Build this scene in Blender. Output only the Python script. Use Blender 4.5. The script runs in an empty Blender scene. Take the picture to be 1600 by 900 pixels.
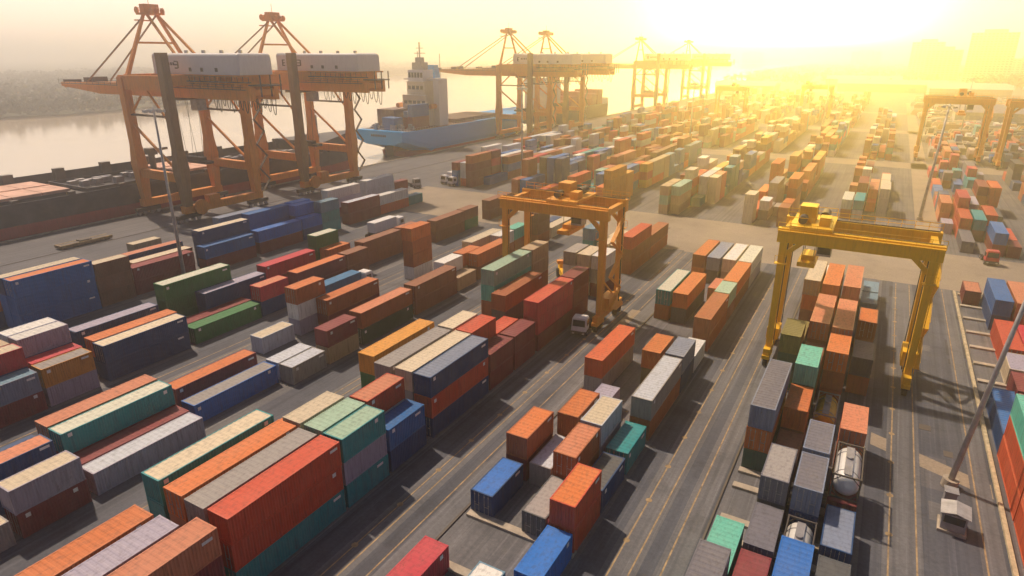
import bpy, math, random
import numpy as np
from mathutils import Vector, Matrix
R = math.radians
SC = bpy.context.scene
COL = SC.collection
PI = math.pi

# ------------------------------------------------------------------ camera
CAM_H = 41.75
cd = bpy.data.cameras.new("camera")
cam = bpy.data.objects.new("camera", cd)
COL.objects.link(cam)
CM = ((0.867716, -0.170841, 0.466779), (0.497061, 0.298236, -0.814853), (0.0, 0.939079, 0.343703))
m4 = Matrix(CM).to_4x4()
m4.translation = (0, 0, CAM_H)
cam.matrix_world = m4
cd.sensor_width = 36.0
cd.lens = 22.5
cd.clip_start = 0.5
cd.clip_end = 30000
SC.camera = cam

# ------------------------------------------------------------------ world, sun, exposure
SUN_EL, SUN_AZ = R(56), R(-70)          # azimuth from +Y towards +X
world = bpy.data.worlds.new("World")
SC.world = world
world.use_nodes = True
wn, wl = world.node_tree.nodes, world.node_tree.links
wn.clear()


def wnode(t, **k):
    n = wn.new(t)
    for a, b in k.items():
        setattr(n, a, b)
    return n


def wmath(op, a, b=None):
    n = wnode('ShaderNodeMath', operation=op)
    for i, v in enumerate((a, b)):
        if v is None:
            continue
        if isinstance(v, (int, float)):
            n.inputs[i].default_value = v
        else:
            wl.new(v, n.inputs[i])
    return n.outputs[0]


w_out = wnode('ShaderNodeOutputWorld')
w_tc = wnode('ShaderNodeTexCoord')
w_sky = wnode('ShaderNodeTexSky', sky_type='NISHITA')
w_sky.sun_disc = False
w_sky.sun_elevation = SUN_EL
w_sky.sun_rotation = SUN_AZ
w_sky.dust_density = 1.6
w_sky.air_density = 1.0
b_sky = wnode('ShaderNodeBackground')
b_sky.inputs[1].default_value = 0.05
wl.new(w_sky.outputs[0], b_sky.inputs[0])
# cream sky band low down, made brighter above the view to light the river
w_sep = wnode('ShaderNodeSeparateXYZ')
wl.new(w_tc.outputs['Generated'], w_sep.inputs[0])
w_ramp = wnode('ShaderNodeValToRGB')
wl.new(w_sep.outputs['Z'], w_ramp.inputs[0])
el = w_ramp.color_ramp.elements
el[0].position, el[0].color = 0.0, (0.80, 0.60, 0.46, 1)
el[1].position, el[1].color = 1.0, (0.0, 0.0, 0.0, 1)
e = el.new(0.07); e.color = (0.82, 0.635, 0.475, 1)
e = el.new(0.20); e.color = (0.76, 0.64, 0.51, 1)
e = el.new(0.45); e.color = (0.08, 0.08, 0.08, 1)
b_grad = wnode('ShaderNodeBackground')
wl.new(w_ramp.outputs[0], b_grad.inputs[0])
# brighter on the side of the low light, dimmer behind the camera
w_side = wnode('ShaderNodeVectorMath', operation='DOT_PRODUCT')
wl.new(w_tc.outputs['Generated'], w_side.inputs[0])
w_side.inputs[1].default_value = (-0.47, 0.883, 0.0)
w_map = wnode('ShaderNodeMapRange', interpolation_type='SMOOTHSTEP')
wl.new(w_side.outputs['Value'], w_map.inputs[0])
for i_, v_ in enumerate((-0.2, 0.75, 0.0, 1.26)):
    w_map.inputs[i_ + 1].default_value = v_
wl.new(w_map.outputs[0], b_grad.inputs[1])
# glare lobe added to the sky away from the sun, lighting the haze
GLOW = Vector((-0.142, 0.989, 0.042)).normalized()
w_dot = wnode('ShaderNodeVectorMath', operation='DOT_PRODUCT')
w_nrm = wnode('ShaderNodeVectorMath', operation='NORMALIZE')
wl.new(w_tc.outputs['Generated'], w_nrm.inputs[0])
wl.new(w_nrm.outputs[0], w_dot.inputs[0])
w_dot.inputs[1].default_value = GLOW
lobe = wmath('EXPONENT', wmath('MULTIPLY', wmath('SUBTRACT', w_dot.outputs['Value'], 1.0), 30.0))
b_glow = wnode('ShaderNodeBackground')
b_glow.inputs[0].default_value = (1.0, 0.61, 0.075, 1)
core = wmath('EXPONENT', wmath('MULTIPLY', wmath('SUBTRACT', w_dot.outputs['Value'], 1.0), 230.0))
wl.new(wmath('ADD', wmath('MULTIPLY', lobe, 1.3), wmath('MULTIPLY', core, 185.0)), b_glow.inputs[1])
a1 = wnode('ShaderNodeAddShader'); a2 = wnode('ShaderNodeAddShader')
wl.new(b_sky.outputs[0], a1.inputs[0]); wl.new(b_grad.outputs[0], a1.inputs[1])
wl.new(a1.outputs[0], a2.inputs[0]); wl.new(b_glow.outputs[0], a2.inputs[1])
wl.new(a2.outputs[0], w_out.inputs['Surface'])
world.cycles.sampling_method = 'MANUAL'
world.cycles.sample_map_resolution = 1024

sd = bpy.data.lights.new("sun", 'SUN')
sd.energy = 4.3
sd.angle = R(1.5)
sd.color = (1.0, 0.78, 0.56)
sun = bpy.data.objects.new("sun", sd)
COL.objects.link(sun)
S = Vector((math.sin(SUN_AZ) * math.cos(SUN_EL), math.cos(SUN_AZ) * math.cos(SUN_EL), math.sin(SUN_EL)))
sun.rotation_euler = S.to_track_quat('Z', 'Y').to_euler()
sun.location = (0, 0, 300)

SC.view_settings.view_transform = 'Standard'
SC.view_settings.look = 'None'
SC.view_settings.exposure = 0.0
SC.view_settings.gamma = 1.0
SC.view_settings.use_curve_mapping = False
SC.render.engine = 'CYCLES'
SC.cycles.use_denoising = True
SC.cycles.max_bounces = 6
SC.cycles.diffuse_bounces = 3
SC.cycles.volume_bounces = 2
SC.cycles.caustics_reflective = False
SC.cycles.caustics_refractive = False
HAZE_DENSITY = 0.00088


# ------------------------------------------------------------------ materials
def new_mat(name):
    m = bpy.data.materials.new(name)
    m.use_nodes = True
    nt = m.node_tree
    b = nt.nodes['Principled BSDF']
    return m, nt, b


def nnode(nt, t, **k):
    n = nt.nodes.new(t)
    for a, b in k.items():
        setattr(n, a, b)
    return n


def noise(nt, vec, scale, detail=4.0, rough=0.6):
    n = nnode(nt, 'ShaderNodeTexNoise')
    n.inputs['Scale'].default_value = scale
    n.inputs['Detail'].default_value = detail
    n.inputs['Roughness'].default_value = rough
    if vec is not None:
        nt.links.new(vec, n.inputs['Vector'])
    return n.outputs['Fac']


def ramp(nt, fac, p0, p1, c0=(0, 0, 0, 1), c1=(1, 1, 1, 1)):
    n = nnode(nt, 'ShaderNodeValToRGB')
    n.color_ramp.elements[0].position = p0
    n.color_ramp.elements[1].position = p1
    n.color_ramp.elements[0].color = c0
    n.color_ramp.elements[1].color = c1
    nt.links.new(fac, n.inputs[0])
    return n.outputs[0]


def mix(nt, fac, a, b, blend='MIX'):
    n = nnode(nt, 'ShaderNodeMix', data_type='RGBA', blend_type=blend)
    for sock, v in ((n.inputs[0], fac), (n.inputs[6], a), (n.inputs[7], b)):
        if isinstance(v, (int, float)):
            sock.default_value = v
        elif isinstance(v, tuple):
            sock.default_value = v if len(v) == 4 else v + (1,)
        else:
            nt.links.new(v, sock)
    return n.outputs[2]


def scaled(nt, vec, s):
    n = nnode(nt, 'ShaderNodeVectorMath', operation='MULTIPLY')
    nt.links.new(vec, n.inputs[0])
    n.inputs[1].default_value = s
    return n.outputs[0]


def worn(nt, b, base, vec, rust=0.5, streak=0.35, fade=0.5, rough=0.5):
    """painted steel: faded patches, vertical dirt streaks, rust spots"""
    c = base
    f1 = ramp(nt, noise(nt, vec, 0.35, 3), 0.35, 0.75)
    lighter = mix(nt, 0.22, c, (0.62, 0.55, 0.48))
    n = nnode(nt, 'ShaderNodeMath', operation='MULTIPLY'); nt.links.new(f1, n.inputs[0]); n.inputs[1].default_value = fade
    c = mix(nt, n.outputs[0], c, lighter)
    f2 = ramp(nt, noise(nt, scaled(nt, vec, (2.2, 2.2, 0.22)), 1.6, 5, 0.7), 0.48, 0.75)
    n = nnode(nt, 'ShaderNodeMath', operation='MULTIPLY'); nt.links.new(f2, n.inputs[0]); n.inputs[1].default_value = streak
    c = mix(nt, n.outputs[0], c, (0.055, 0.045, 0.04))
    f3 = ramp(nt, noise(nt, vec, 1.7, 8, 0.75), 0.62, 0.70)
    n = nnode(nt, 'ShaderNodeMath', operation='MULTIPLY'); nt.links.new(f3, n.inputs[0]); n.inputs[1].default_value = rust
    c = mix(nt, n.outputs[0], c, (0.11, 0.045, 0.02))
    nt.links.new(c, b.inputs['Base Color'])
    b.inputs['Roughness'].default_value = rough
    b.inputs['Specular IOR Level'].default_value = 0.3
    bp = nnode(nt, 'ShaderNodeBump')
    bp.inputs['Strength'].default_value = 0.12
    bp.inputs['Distance'].default_value = 0.05
    nt.links.new(noise(nt, vec, 2.5, 3), bp.inputs['Height'])
    nt.links.new(bp.outputs[0], b.inputs['Normal'])


def objvec(nt):
    """object coordinates shifted at random for each object"""
    tc = nnode(nt, 'ShaderNodeTexCoord')
    oi = nnode(nt, 'ShaderNodeObjectInfo')
    cx = nnode(nt, 'ShaderNodeCombineXYZ')
    for i, k in enumerate((91.0, 57.0, 33.0)):
        mm = nnode(nt, 'ShaderNodeMath', operation='MULTIPLY')
        nt.links.new(oi.outputs['Random'], mm.inputs[0]); mm.inputs[1].default_value = k
        nt.links.new(mm.outputs[0], cx.inputs[i])
    ad = nnode(nt, 'ShaderNodeVectorMath', operation='ADD')
    nt.links.new(tc.outputs['Object'], ad.inputs[0]); nt.links.new(cx.outputs[0], ad.inputs[1])
    return ad.outputs[0], oi


def paint(name, col, rough=0.5, rust=0.5, streak=0.3, fade=0.4):
    m, nt, b = new_mat(name)
    vec, oi = objvec(nt)
    worn(nt, b, col + (1,), vec, rust, streak, fade, rough)
    return m


def plain(name, col, rough=0.6, metal=0.0, var=0.25, scale=1.0, emis=None):
    m, nt, b = new_mat(name)
    vec, oi = objvec(nt)
    f = noise(nt, vec, scale, 5, 0.65)
    c0 = tuple(x * (1 - var) for x in col) + (1,)
    c1 = tuple(min(1, x * (1 + var)) for x in col) + (1,)
    nt.links.new(ramp(nt, f, 0.3, 0.7, c0, c1), b.inputs['Base Color'])
    b.inputs['Roughness'].default_value = rough
    b.inputs['Metallic'].default_value = metal
    return m


MAT = {}
m, nt, b = new_mat('container_paint')
vec, oi = objvec(nt)
worn(nt, b, oi.outputs['Color'], vec, 0.65, 0.5, 0.4, 0.55)
MAT['cont'] = m
m, nt, b = new_mat('container_roof_paint')
vec, oi = objvec(nt)
worn(nt, b, oi.outputs['Color'], scaled(nt, vec, (1, 0.45, 1)), 0.6, 0.5, 0.4, 0.7)
MAT['roof'] = m
m, nt, b = new_mat('far_container_paint')
at = nnode(nt, 'ShaderNodeAttribute', attribute_name='paint')
tc = nnode(nt, 'ShaderNodeTexCoord')
worn(nt, b, at.outputs['Color'], tc.outputs['Object'], 0.5, 0.3, 0.6, 0.6)
MAT['farcont'] = m
MAT['rod'] = plain('galvanised_rod', (0.38, 0.38, 0.38), 0.45, 0.6)
MAT['orange'] = paint('orange_crane_paint', (0.82, 0.29, 0.04), 0.5, 0.5, 0.4, 0.4)
MAT['yellow'] = paint('yellow_crane_paint', (0.84, 0.47, 0.015), 0.5, 0.3, 0.25, 0.15)
MAT['amber'] = paint('amber_crane_paint', (0.80, 0.35, 0.05), 0.5, 0.3, 0.25, 0.2)
MAT['darksteel'] = paint('dark_steel', (0.10, 0.085, 0.075), 0.6, 0.5, 0.3, 0.3)
MAT['shade_leg'] = paint('shaded_leg_paint', (0.30, 0.17, 0.08), 0.6, 0.6, 0.5, 0.4)  # crane orange darkened: shade painted into the leg standing in shadow
MAT['white'] = paint('white_sheet_paint', (0.74, 0.72, 0.74), 0.5, 0.12, 0.18, 0.2)
MAT['greysteel'] = plain('grey_steel', (0.34, 0.33, 0.35), 0.5, 0.3)
MAT['black'] = plain('black_print', (0.05, 0.05, 0.06), 0.6)
MAT['rubber'] = plain('tyre_rubber', (0.02, 0.02, 0.022), 0.9)
MAT['glass'] = plain('dark_window_glass', (0.03, 0.04, 0.05), 0.12)
MAT['cable'] = plain('black_cable', (0.05, 0.07, 0.05), 0.7)
MAT['silver'] = plain('polished_tank_steel', (0.82, 0.81, 0.80), 0.3, 0.25, 0.08, 0.8)
MAT['yellowtank'] = plain('yellow_tank_paint', (0.72, 0.44, 0.05), 0.4)
MAT['concrete'] = plain('beam_concrete', (0.42, 0.36, 0.29), 0.9, 0, 0.3, 0.6)
MAT['shipdark'] = paint('dark_hull_paint', (0.055, 0.055, 0.07), 0.55, 0.4, 0.3, 0.4)
MAT['shipred'] = paint('red_boot_paint', (0.44, 0.06, 0.06), 0.6, 0.4, 0.4, 0.4)
MAT['shipblue'] = paint('blue_hull_paint', (0.0, 0.36, 0.84), 0.45, 0.12, 0.15, 0.1)
MAT['hatch'] = plain('pink_primer_hatch', (0.62, 0.37, 0.29), 0.7, 0, 0.25, 0.3)
MAT['deck'] = plain('ship_deck', (0.16, 0.10, 0.08), 0.8)
MAT['cream'] = paint('cream_superstructure', (0.72, 0.64, 0.50), 0.5, 0.15, 0.25, 0.2)
MAT['lampcol'] = plain('grey_mast_steel', (0.45, 0.44, 0.46), 0.5, 0.3)
MAT['lampglass'] = plain('floodlight_glass', (0.6, 0.6, 0.58), 0.2)
MAT['trunk'] = plain('bark', (0.10, 0.07, 0.05), 0.9)
MAT['bldg'] = plain('rendered_wall', (0.42, 0.40, 0.36), 0.85)
MAT['roofpale'] = plain('pale_sheet_roof', (0.62, 0.52, 0.46), 0.6)
MAT['roofblue'] = plain('blue_sheet_roof', (0.22, 0.22, 0.34), 0.6)
MAT['redcab'] = plain('red_cab_paint', (0.55, 0.05, 0.05), 0.4)
MAT['yellowline'] = plain('worn_yellow_road_paint', (0.34, 0.24, 0.13), 0.85, 0, 0.5, 1.2)
MAT['kerb'] = plain('pale_kerb_paint', (0.48, 0.40, 0.27), 0.85, 0, 0.35, 1.2)
MAT['whiteline'] = plain('worn_white_road_paint', (0.35, 0.34, 0.33), 0.85, 0, 0.4, 1.2)


def foliage(name, c0, c1):
    m, nt, b = new_mat(name)
    geo = nnode(nt, 'ShaderNodeNewGeometry')
    tc = nnode(nt, 'ShaderNodeTexCoord')
    f = noise(nt, tc.outputs['Object'], 0.07, 3)
    a = ramp(nt, geo.outputs['Random Per Island'], 0.0, 1.0, c0 + (1,), c1 + (1,))
    nt.links.new(mix(nt, f, a, (c0[0] * 0.7, c0[1] * 0.8, c0[2] * 0.7, 1)), b.inputs['Base Color'])
    b.inputs['Roughness'].default_value = 0.9
    return m


MAT['leaf'] = foliage('river_bank_foliage', (0.02, 0.036, 0.03), (0.055, 0.075, 0.052))


def ground_mat(name, c0, c1, stain=0.5, rough=0.85, streaks=True, crack=0.0):
    m, nt, b = new_mat(name)
    geo = nnode(nt, 'ShaderNodeNewGeometry')
    p = geo.outputs['Position']
    base = ramp(nt, noise(nt, p, 0.05, 6, 0.65), 0.32, 0.70, c0 + (1,), c1 + (1,))
    st = ramp(nt, noise(nt, p, 0.16, 6, 0.7), 0.52, 0.72)
    n = nnode(nt, 'ShaderNodeMath', operation='MULTIPLY'); nt.links.new(st, n.inputs[0]); n.inputs[1].default_value = stain
    c = mix(nt, n.outputs[0], base, tuple(x * 0.42 for x in c0))
    if streaks:                       # tyre tracks worn along the lanes
        tr = ramp(nt, noise(nt, scaled(nt, p, (1.5, 0.018, 1)), 1.0, 4, 0.6), 0.47, 0.68)
        n = nnode(nt, 'ShaderNodeMath', operation='MULTIPLY'); nt.links.new(tr, n.inputs[0]); n.inputs[1].default_value = 0.55
        c = mix(nt, n.outputs[0], c, tuple(x * 0.5 for x in c0))
        tr = ramp(nt, noise(nt, scaled(nt, p, (1.9, 0.03, 1)), 1.3, 3, 0.6), 0.56, 0.72)
        n = nnode(nt, 'ShaderNodeMath', operation='MULTIPLY'); nt.links.new(tr, n.inputs[0]); n.inputs[1].default_value = 0.35
        c = mix(nt, n.outputs[0], c, tuple(min(1, x * 1.7) for x in c1))
    fine = ramp(nt, noise(nt, p, 3.0, 6, 0.7), 0.3, 0.75, (0.75, 0.75, 0.75, 1), (1.2, 1.2, 1.2, 1))
    c = mix(nt, 1.0, c, fine, 'MULTIPLY')
    nt.links.new(c, b.inputs['Base Color'])
    b.inputs['Roughness'].default_value = rough
    bp = nnode(nt, 'ShaderNodeBump')
    bp.inputs['Strength'].default_value = 0.3
    bp.inputs['Distance'].default_value = 0.03
    nt.links.new(noise(nt, p, 6.0, 5), bp.inputs['Height'])
    nt.links.new(bp.outputs[0], b.inputs['Normal'])
    return m


MAT['asphalt'] = ground_mat('yard_asphalt', (0.105, 0.108, 0.125), (0.195, 0.19, 0.20), 0.6)
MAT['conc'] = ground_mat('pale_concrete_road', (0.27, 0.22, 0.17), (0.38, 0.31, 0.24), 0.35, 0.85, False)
MAT['strip'] = ground_mat('concrete_runway', (0.115, 0.12, 0.142), (0.185, 0.185, 0.20), 0.6)
MAT['lane'] = ground_mat('dark_lane_asphalt', (0.062, 0.070, 0.098), (0.122, 0.130, 0.158), 0.7)
MAT['oil'] = ground_mat('oil_dark_asphalt', (0.045, 0.047, 0.055), (0.085, 0.085, 0.092), 0.7)
MAT['apron'] = ground_mat('quay_apron', (0.095, 0.098, 0.118), (0.165, 0.162, 0.178), 0.5)
MAT['bankgreen'] = ground_mat('bank_undergrowth', (0.04, 0.055, 0.03), (0.075, 0.09, 0.05), 0.3, 0.95, False)
MAT['scrub'] = ground_mat('scrubland', (0.12, 0.11, 0.07), (0.26, 0.22, 0.16), 0.6, 0.95, False)
m, nt, b = new_mat('river_water')
b.inputs['Base Color'].default_value = (0.52, 0.43, 0.33, 1)
b.inputs['Roughness'].default_value = 0.10
b.inputs['IOR'].default_value = 1.6
geo = nnode(nt, 'ShaderNodeNewGeometry')
bp = nnode(nt, 'ShaderNodeBump')
bp.inputs['Strength'].default_value = 0.12
bp.inputs['Distance'].default_value = 0.15
nt.links.new(noise(nt, scaled(nt, geo.outputs['Position'], (1, 0.6, 1)), 0.35, 6, 0.65), bp.inputs['Height'])
nt.links.new(bp.outputs[0], b.inputs['Normal'])
MAT['water'] = m


# ------------------------------------------------------------------ mesh helpers
class MB:
    def __init__(s):
        s.v, s.f = [], []

    def quad(s, *p):
        i = len(s.v)
        s.v += [tuple(q) for q in p]
        s.f.append(tuple(range(i, i + len(p))))
        return s

    def hexa(s, p):               # 8 points: bottom 4 ccw, top 4 ccw
        i = len(s.v)
        s.v += [tuple(q) for q in p]
        s.f += [(i + 3, i + 2, i + 1, i), (i + 4, i + 5, i + 6, i + 7), (i, i + 1, i + 5, i + 4),
                (i + 1, i + 2, i + 6, i + 5), (i + 2, i + 3, i + 7, i + 6), (i + 3, i, i + 4, i + 7)]
        return s

    def box(s, x0, x1, y0, y1, z0, z1):
        return s.hexa([(x0, y0, z0), (x1, y0, z0), (x1, y1, z0), (x0, y1, z0),
                       (x0, y0, z1), (x1, y0, z1), (x1, y1, z1), (x0, y1, z1)])

    def beam(s, a, b, w, h=None, w2=None, h2=None):
        """box beam from a to b; w across, h up (w2, h2 at the b end)"""
        h = w if h is None else h
        w2 = w if w2 is None else w2
        h2 = h if h2 is None else h2
        a, b = Vector(a), Vector(b)
        d = (b - a).normalized()
        up = Vector((0, 0, 1)) if abs(d.z) < 0.97 else Vector((0, 1, 0))
        x = d.cross(up).normalized()
        u = x.cross(d).normalized()
        pts = []
        for p, ww, hh in ((a, w, h), (b, w2, h2)):
            for sx, su in ((-1, -1), (1, -1), (1, 1), (-1, 1)):
                pts.append(p + x * (sx * ww / 2) + u * (su * hh / 2))
        return s.hexa(pts)

    def tube(s, a, b, r, n=8, r2=None, caps=True):
        r2 = r if r2 is None else r2
        a, b = Vector(a), Vector(b)
        d = (b - a).normalized()
        up = Vector((0, 0, 1)) if abs(d.z) < 0.97 else Vector((0, 1, 0))
        x = d.cross(up).normalized()
        u = x.cross(d).normalized()
        i = len(s.v)
        for p, rr in ((a, r), (b, r2)):
            for k in range(n):
                t = 2 * PI * k / n
                s.v.append(tuple(p + x * (rr * math.cos(t)) + u * (rr * math.sin(t))))
        for k in range(n):
            k2 = (k + 1) % n
            s.f.append((i + k, i + k2, i + n + k2, i + n + k))
        if caps:
            s.f.append(tuple(i + k for k in reversed(range(n))))
            s.f.append(tuple(i + n + k for k in range(n)))
        return s

    def path(s, pts, r, n=5):
        for a, b in zip(pts, pts[1:]):
            s.tube(a, b, r, n, caps=True)
        return s

    def mesh(s, name, smooth=False):
        me = bpy.data.meshes.new(name)
        me.from_pydata(s.v, [], s.f)
        me.update()
        if smooth:
            for p in me.polygons:
                p.use_smooth = True
        return me

    def build(s, name, mat, parent=None, smooth=False):
        me = s.mesh(name, smooth)
        me.materials.append(mat)
        o = bpy.data.objects.new(name, me)
        COL.objects.link(o)
        if parent is not None:
            o.parent = parent
        return o


def tag(o, label=None, cat=None, group=None, kind=None):
    if label: o['label'] = label
    if cat: o['category'] = cat
    if group: o['group'] = group
    if kind: o['kind'] = kind
    return o


def empty(name, loc, rz=0.0, label=None, cat=None, group=None):
    o = bpy.data.objects.new(name, None)
    COL.objects.link(o)
    o.location = loc
    o.rotation_euler = (0, 0, rz)
    o.empty_display_size = 1
    return tag(o, label, cat, group)


KIDS = {}


def copy_tree(o, parent=None):
    c = o.copy()
    COL.objects.link(c)
    if parent is not None:
        c.parent = parent
    for ch in list(o.children):
        copy_tree(ch, c)
    return c


def put(name, me, mat, parent, color=None):
    o = bpy.data.objects.new(name, me)
    if len(me.materials) == 0:
        me.materials.append(mat)
    o.parent = parent
    if color is not None:
        o.color = color
    COL.objects.link(o)
    return o


# ------------------------------------------------------------------ ground, river, roads
def sheet(name, x0, x1, y0, y1, z, mat, kind='structure', parent=None):
    o = MB().quad((x0, y0, z), (x1, y0, z), (x1, y1, z), (x0, y1, z)).build(name, mat, parent)
    if kind:
        o['kind'] = kind
    return o


FAR = 9000
QX = -176.0
g = MB()
g.quad((QX, -400, 0), (FAR, -400, 0), (FAR, 900, 0), (QX, 900, 0))
g.quad((QX, 900, 0), (FAR, 900, 0), (FAR, FAR, 0), (-500, FAR, 0), (-330, 1900, 0))
ground = g.build('ground', MAT['asphalt'])
ground['kind'] = 'structure'
sheet('river', -FAR, FAR, -400, FAR, -2.2, MAT['water'])
bank = [(-545, -400), (-545, 224), (-535, 270), (-542, 313), (-566, 409), (-640, 560), (-900, 1050), (-900, 1438), (-760, 1950), (-600, FAR), (-FAR, FAR), (-FAR, -400)]
b_ = MB()
b_.quad(*[(x, y, -0.6) for x, y in reversed(bank)])
o = b_.build('far_bank', MAT['bankgreen']); o['kind'] = 'structure'
w = MB()
w.box(QX - 0.6, QX - 0.004, -400, 900, -3.0, 0.25)
o = w.build('quay_wall', MAT['concrete']); tag(o, 'concrete quay wall along the river edge', 'quay wall')
f = MB()
for y in range(0, 420, 9):
    f.box(QX - 1.1, QX - 0.62, y, y + 0.9, -2.0, 0.1)
f.build('fender', MAT['rubber'], o)['kind'] = 'stuff'

sheet('quay_apron', QX + 0.02, -131, -200, 900, 0.004, MAT['apron'])
sheet('cross_road', -131, 14, 139, 171, 0.004, MAT['conc'])
sheet('cross_road', 14, 140, 139, 166, 0.004, MAT['conc'])
sheet('service_road', 10.5, 16.0, 171, 700, 0.004, MAT['conc'])
for yy in (292, 424, 560):
    sheet('cross_road', -131, 120, yy, yy + 16, 0.004, MAT['conc'])
# lanes between the blocks
LANES = [(-39.0, -29.2), (-17.2, -8.0), (4.2, 16.0), (-62.6, -52.4), (-84.6, -77.2), (-112.5, -96.5)]
for x0, x1 in LANES:
    sheet('truck_lane', x0, x1, -60, 139, 0.004, MAT['lane'])
for x0, x1 in ((-36.1, -33.5), (-15.0, -12.1), (-10.9, -8.6), (6.0, 9.2), (13.6, 15.4), (-53.5, -51.0), (-31.6, -29.6), (-57.6, -55.0), (-79.6, -77.4)):
    sheet('crane_runway', x0, x1, -60, 139, 0.008, MAT['strip'])
for x in (-35.4, -34.2, -32.0, -14.3, -12.7, -10.3, 6.5, 8.7, 14.0, -56.9, -55.7, -53.9, -52.3, -79.0, -81.0, -106.0):
    sheet('lane_line', x - 0.07, x + 0.07, -60, 138.5, 0.012, MAT['yellowline'])
pr = random.Random(77)
for k in range(46):              # repairs and oily bays in the lanes
    x0, x1 = pr.choice(LANES)
    px_, py_ = pr.uniform(x0 + 1, x1 - 2), pr.uniform(5, 135)
    sheet('asphalt_patch', px_, min(x1, px_ + pr.uniform(0.8, 3.2)), py_, py_ + pr.uniform(1.5, 8), 0.006, pr.choice([MAT['asphalt'], MAT['apron'], MAT['oil'], MAT['oil']]))
o = MB().quad((4.4, 74.4, 0.0065), (15.5, 69.6, 0.0065), (15.5, 72.2, 0.0065), (4.4, 77.2, 0.0065)).build('painted_sun_patch', MAT['conc'])  # pale sheet painting a sunlit strip across the lane
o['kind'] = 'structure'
sheet('painted_sun_patch', -33.2, -29.3, 90, 100, 0.0065, MAT['conc'])  # pale sheet painting a patch of sunlight beside the gantry leg
bm = MB()
for lx in (-35.4, -14.3, 6.5):
    for k in range(-2, 16):
        y = 33.2 + 6.4 * k
        n = 8
        bm.quad(*[(lx + 0.33 * math.cos(2 * PI * i / n), y + 0.33 * math.sin(2 * PI * i / n), 0.016) for i in range(n)])
o = bm.build('bay_marking', MAT['yellowline']); o['kind'] = 'stuff'
# drains / patches in the lane
for x, y, sx, sy in ((9.9, 81.5, 1.2, 1.3), (12.0, 76.4, 0.9, 1.2), (-48, 150, 3, 2.2), (-45, 157, 2.5, 2)):
    o = MB().box(x - sx / 2, x + sx / 2, y - sy / 2, y + sy / 2, 0.0, 0.03).build('drain_cover', MAT['darksteel'], ground)
# foundation beams of the stacking rows, seen where rows are empty
beam_me = MB().box(-5.6, 5.6, -0.42, 0.42, 0, 0.28).mesh('foundation_beam')
half_me = MB().box(-1.9, 1.9, -0.42, 0.42, 0, 0.28).mesh('foundation_beam')
for xc, ys in ((-23.2, [28.8, 35.25, 41.85]), (-1.97, [37.0, 50.5, 53.4, 59.0, 61.9])):
    for y in ys:
        o = put('foundation_beam', beam_me, MAT['concrete'], ground)
        o.location = (xc, y, 0)
for y in (92.3, 98.5, 104.6, 110.9, 117.3, 123.8, 130.2, 136.7):
    o = put('foundation_beam', half_me, MAT['concrete'], ground)
    o.location = (18.3, y, 0)
MB().box(15.72, 16.1, 40, 138, 0, 0.32).build('kerb_beam', MAT['kerb'], ground)
MB().box(-29.5, -29.25, 10, 139, 0, 0.14).build('row_kerb', MAT['darksteel'], ground)
MB().box(-8.35, -8.15, 10, 139, 0, 0.14).build('row_kerb', MAT['darksteel'], ground)

# ------------------------------------------------------------------ containers
PAL = {
    'orange': ((0.62, 0.17, 0.045), 'orange'), 'red': ((0.58, 0.075, 0.035), 'bright red'), 'rust': ((0.40, 0.115, 0.045), 'rust brown'),
    'salmon': ((0.62, 0.22, 0.12), 'salmon pink'), 'maroon': ((0.23, 0.035, 0.045), 'maroon'), 'brown': ((0.27, 0.105, 0.06), 'dull brown'),
    'crimson': ((0.56, 0.04, 0.07), 'crimson'), 'blue': ((0.006, 0.135, 0.42), 'blue'), 'navy': ((0.008, 0.062, 0.19), 'navy blue'),
    'royal': ((0.010, 0.165, 0.60), 'royal blue'), 'sky': ((0.14, 0.28, 0.40), 'sky blue'), 'bgrey': ((0.21, 0.26, 0.38), 'blue grey'),
    'teal': ((0.01, 0.29, 0.32), 'teal'), 'mint': ((0.12, 0.50, 0.40), 'mint green'), 'seafoam': ((0.33, 0.50, 0.39), 'seafoam green'),
    'green': ((0.035, 0.20, 0.07), 'green'), 'dgreen': ((0.03, 0.10, 0.075), 'dark green'), 'olive': ((0.19, 0.17, 0.05), 'olive'),
    'grey': ((0.33, 0.31, 0.31), 'grey'), 'slate': ((0.10, 0.11, 0.12), 'slate grey'), 'lilac': ((0.39, 0.36, 0.48), 'lilac grey'),
    'steel': ((0.16, 0.16, 0.20), 'steel grey'), 'white': ((0.74, 0.73, 0.72), 'white'), 'cream': ((0.66, 0.56, 0.42), 'cream'), 'silver': ((0.54, 0.58, 0.67), 'silver grey'),
    'tan': ((0.46, 0.34, 0.22), 'tan'), 'amber': ((0.64, 0.28, 0.04), 'amber'), 'redor': ((0.66, 0.115, 0.04), 'vivid red orange'),
    'pale': ((0.66, 0.66, 0.56), 'pale green white'),
}
ROWX = {
    'C': [-39.4, -42.1, -45.0, -48.5], 'D': [-17.7, -20.6, -23.45, -26.3], 'E': [3.5, 0.6, -2.25, -5.0],
    'B': [-63.4, -66.1, -68.8, -71.6, -74.4], 'A': [-86.0, -88.7, -91.3, -93.9],
    'G': [-114.8, -117.6, -120.4, -123.2, -126.0, -129.5], 'F': [19.14, 21.94, 24.74, 27.54],
}
SKEW = {'B': (-0.030, 60), 'A': (-0.025, 60), 'G': (-0.040, 75), 'C': (-0.006, 40)}
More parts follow.
